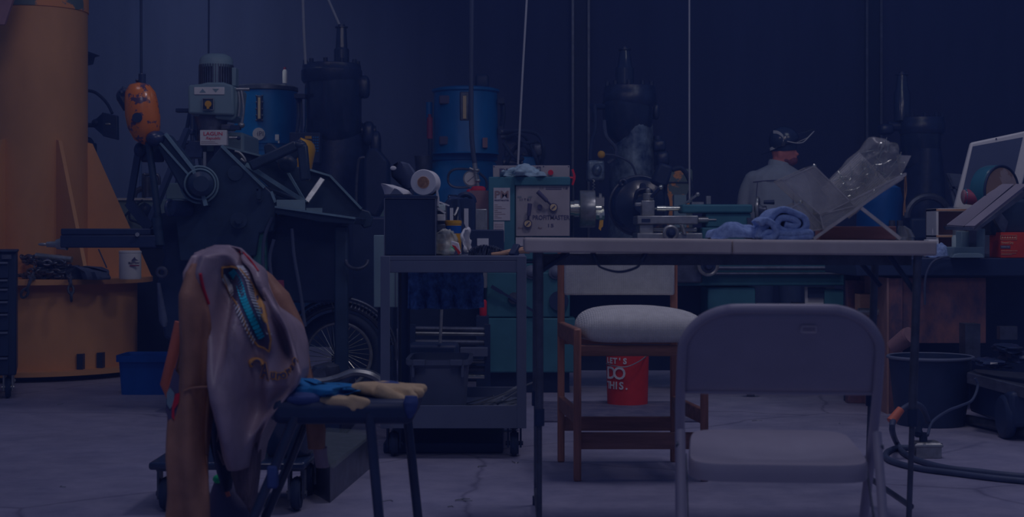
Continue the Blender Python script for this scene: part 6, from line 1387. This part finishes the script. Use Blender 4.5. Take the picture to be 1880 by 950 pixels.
for s in (-1, 1):
    sh = Vector((px+s*.17, d, 1.33)); el = Vector((px+s*.235, d+.06, 1.07)); wr = Vector((px+s*.16, d+.3, 1.03))
    b.tube([sh, el], .05, k=1, n=16, rs=(.05, .04)).ell(sh, .05, .05, .05).ell(el, .047, .047, .047).tube([el, wr], .04, k=1, n=16, rs=(.045, .03))
    hand = wr+(wr-el).normalized()*.05; b.ell(hand, .035, .05, .022)
    for q in range(4):
        f0 = hand+Vector(((q-1.5)*.019, .035, 0)); b.tube([f0, f0+Vector((0, .035, -.004)), f0+Vector((0, .055, -.022)), f0+Vector((0, .058, -.042))], .0085, k=2, n=8)
    b.tube([hand+Vector((-s*.02, 0, 0)), hand+Vector((-s*.05, .02, -.005)), hand+Vector((-s*.055, .045, -.015))], .009, k=2, n=8)
    hp_, kn, an = Vector((px+s*.09, d, .92)), Vector((px+s*.11, d-.01, .5)), Vector((px+s*.12, d+.01, .09))
    b.tube([hp_, kn], .07, k=1, n=16, rs=(.085, .056)).tube([kn, an], .05, k=1, n=16, rs=(.055, .038)).ell(kn, .057, .057, .06)
    b.ell(an+Vector((0, .06, -.045)), .042, .12, .04)
body = b.build('body', 'skin', r, remesh=.009)
# beard
MB(Hh).ell((.058, 0, -.07), .052, .052, .042).ell((.02, .0, -.06), .05, .07, .03).build('beard', 'beard', r, remesh=.007)
# shirt with yoke, collar and sleeves
sm = MB()
sm.loft([[(x+math.copysign(abs(math.cos(a))**.85, math.cos(a))*rx*(1+.035*noise.noise(Vector((a*3.2, z*2.2, 0)))), d+math.sin(a)*ry*(1+.10*noise.noise(Vector((a*3.6, z*2.0, 4)))), z) for a in [2*pi*j/48 for j in range(48)]] for x, z, rx, ry in
         ((px, .84, .215, .15), (px, .95, .205, .145), (px, 1.1, .212, .15), (px, 1.22, .222, .155), (px, 1.31, .228, .15), (px, 1.36, .215, .14), (px+.01, 1.395, .175, .125), (px+.02, 1.425, .12, .10), (px+.025, 1.445, .085, .085))])
for s in (-1, 1):
    sh = Vector((px+s*.165, d, 1.335)); el = Vector((px+s*.24, d+.06, 1.07)); wr = Vector((px+s*.17, d+.27, 1.03))
    sm.tube([sh, (sh+el)/2+Vector((s*.015, 0, .02)), el], .06, k=4, n=18, rs=(.078, .062)).ell(sh, .074, .085, .066).ell(el, .067, .067, .067).tube([el, wr], .05, k=1, n=16, rs=(.066, .045))
sh_ = sm.build('work_shirt', 'shirt', r, remesh=.01)
def backy(x, z, ry=.15, rx=.226): u = max(-.97, min(.97, (x-px)/rx)); return d-ry*sqrt(1-u*u)-.006
MB().tube([Vector((px+q, backy(px+q, 1.32), 1.318-.35*abs(q)**2.0)) for q in (-.19, -.15, -.08, 0, .08, .15, .19)], .004).build('yoke_seam', 'ink', sh_)
m = MB()
for q in (-.16, .11): m.tube([Vector((px+q, backy(px+q, 1.3), 1.30)), Vector((px+q*1.05, backy(px+q*1.05, 1.2)-.004, 1.2)), Vector((px+q*1.0, backy(px+q, 1.1)-.004, 1.05))], .003)
m.build('pleat_seams', 'ink', sh_)
MB().loft([[(px+.03+math.cos(a)*rr1, d+math.sin(a)*rr1*.95, z+.018*math.cos(a)*-1) for a in [2*pi*j/28 for j in range(28)]] for rr1, z in ((.092, 1.425), (.086, 1.455), (.078, 1.472), (.07, 1.465), (.072, 1.43))]).build('shirt_collar', 'shirt', sh_)
tm = MB()
for s in (-1, 1): tm.tube([Vector((px+s*.085, d, .9)), Vector((px+s*.11, d-.01, .5)), Vector((px+s*.12, d, .06))], .09, k=2, n=18, rs=(.11, .075))
tm.loft([[(px+math.cos(a)*rx, d+math.sin(a)*ry, z) for a in [2*pi*j/24 for j in range(24)]] for z, rx, ry in ((.78, .19, .13), (.9, .19, .13), (.98, .18, .125))]).build('trousers', 'trousers', r, remesh=.012)
for s in (-1, 1): MB().ell((px+s*.12, d+.06, .045), .055, .15, .05, e=.8).build('work_boot', 'black', r)
# cap and helmet (head coordinates, face +X)
cp = MB(Hh); cp.loft([[(math.cos(a)*.106*q, math.sin(a)*.086*q, z) for a in [2*pi*j/32 for j in range(32)]] for q, z in ((1.0, .015), (1.02, .04), (.97, .08), (.75, .115), (.35, .13), (.05, .132))]).build('backwards_cap', 'black', r)
MB(Hh).loft([[(-.085+x*1, y, z) for x, y, z in ((-.0, -.07, .02), (-.0, .07, .02), (-.0, .07, .012), (-.0, -.07, .012))], [(-.175, -.05, -.012), (-.175, .05, -.012), (-.175, .05, -.018), (-.175, -.05, -.018)]]).build('cap_brim', 'black', r)
hm = MB(Hh @ Matrix.Rotation(radians(-18), 4, 'Y'))
rg = []
for i in range(13):
    th = .05+1.75*i/12; rg.append([(.015+sin(th)*cos(a)*.125*(1.12 if cos(a) > 0 else .82), sin(th)*sin(a)*.108, .075+cos(th)*.125) for a in [2*pi*j/36 for j in range(36)]])
o = hm.loft(rg).build('helmet_shell', 'gloss_black', r, ang=180)
band = MB(Hh); 
for s in (-1, 1):
    P1 = spline([Vector((-.10, s*.03, .02)), Vector((-.085, s*.07, .03)), Vector((-.03, s*.094, .05)), Vector((.03, s*.098, .085)), Vector((.03, s*.096, .13)), Vector((-.01, s*.09, .16)), Vector((-.055, s*.07, .165))], 5)
    band.loft([[p+Vector((0, 0, -.012)), p+Vector((0, s*.004, -.012)), p+Vector((0, s*.004, .012)), p+Vector((0, 0, .012))] for p in P1])
band.build('head_band', 'monitor_white', r)
MB(Hh).cyl((-.115, 0, .02), (-.10, 0, .025), .022).cyl((.03, -.105, .07), (.03, -.095, .07), .018).cyl((.03, .105, .07), (.03, .095, .07), .018).build('band_knob', 'dark_steel', r)
MB(Hh).loft([[(.09, -.08, .13), (.09, .08, .13), (.094, .08, .13), (.094, -.08, .13)], [(.22, -.085, .16), (.22, .085, .16), (.22, .085, .165), (.22, -.085, .165)]]).build('face_shield', 'thin_glass', r)
MB(Hh).tube([(.06, -.09, .09), (.13, -.095, .075), (.19, -.09, .08), (.235, -.05, .13), (.235, .05, .15), (.17, .09, .10), (.07, .09, .06)], .0035).build('shield_rim', 'white_paint', r)

# ================================================================== added blue haze, stands in for an overall navy tint
o = MB().box(-13.9, 13.9, -.9, 14.45, .001, 6.9).build('shop_haze', 'haze', smooth=False); o['kind'] = 'stuff'; tag(o, 'thin dark blue haze filling the whole dim workshop', 'haze')
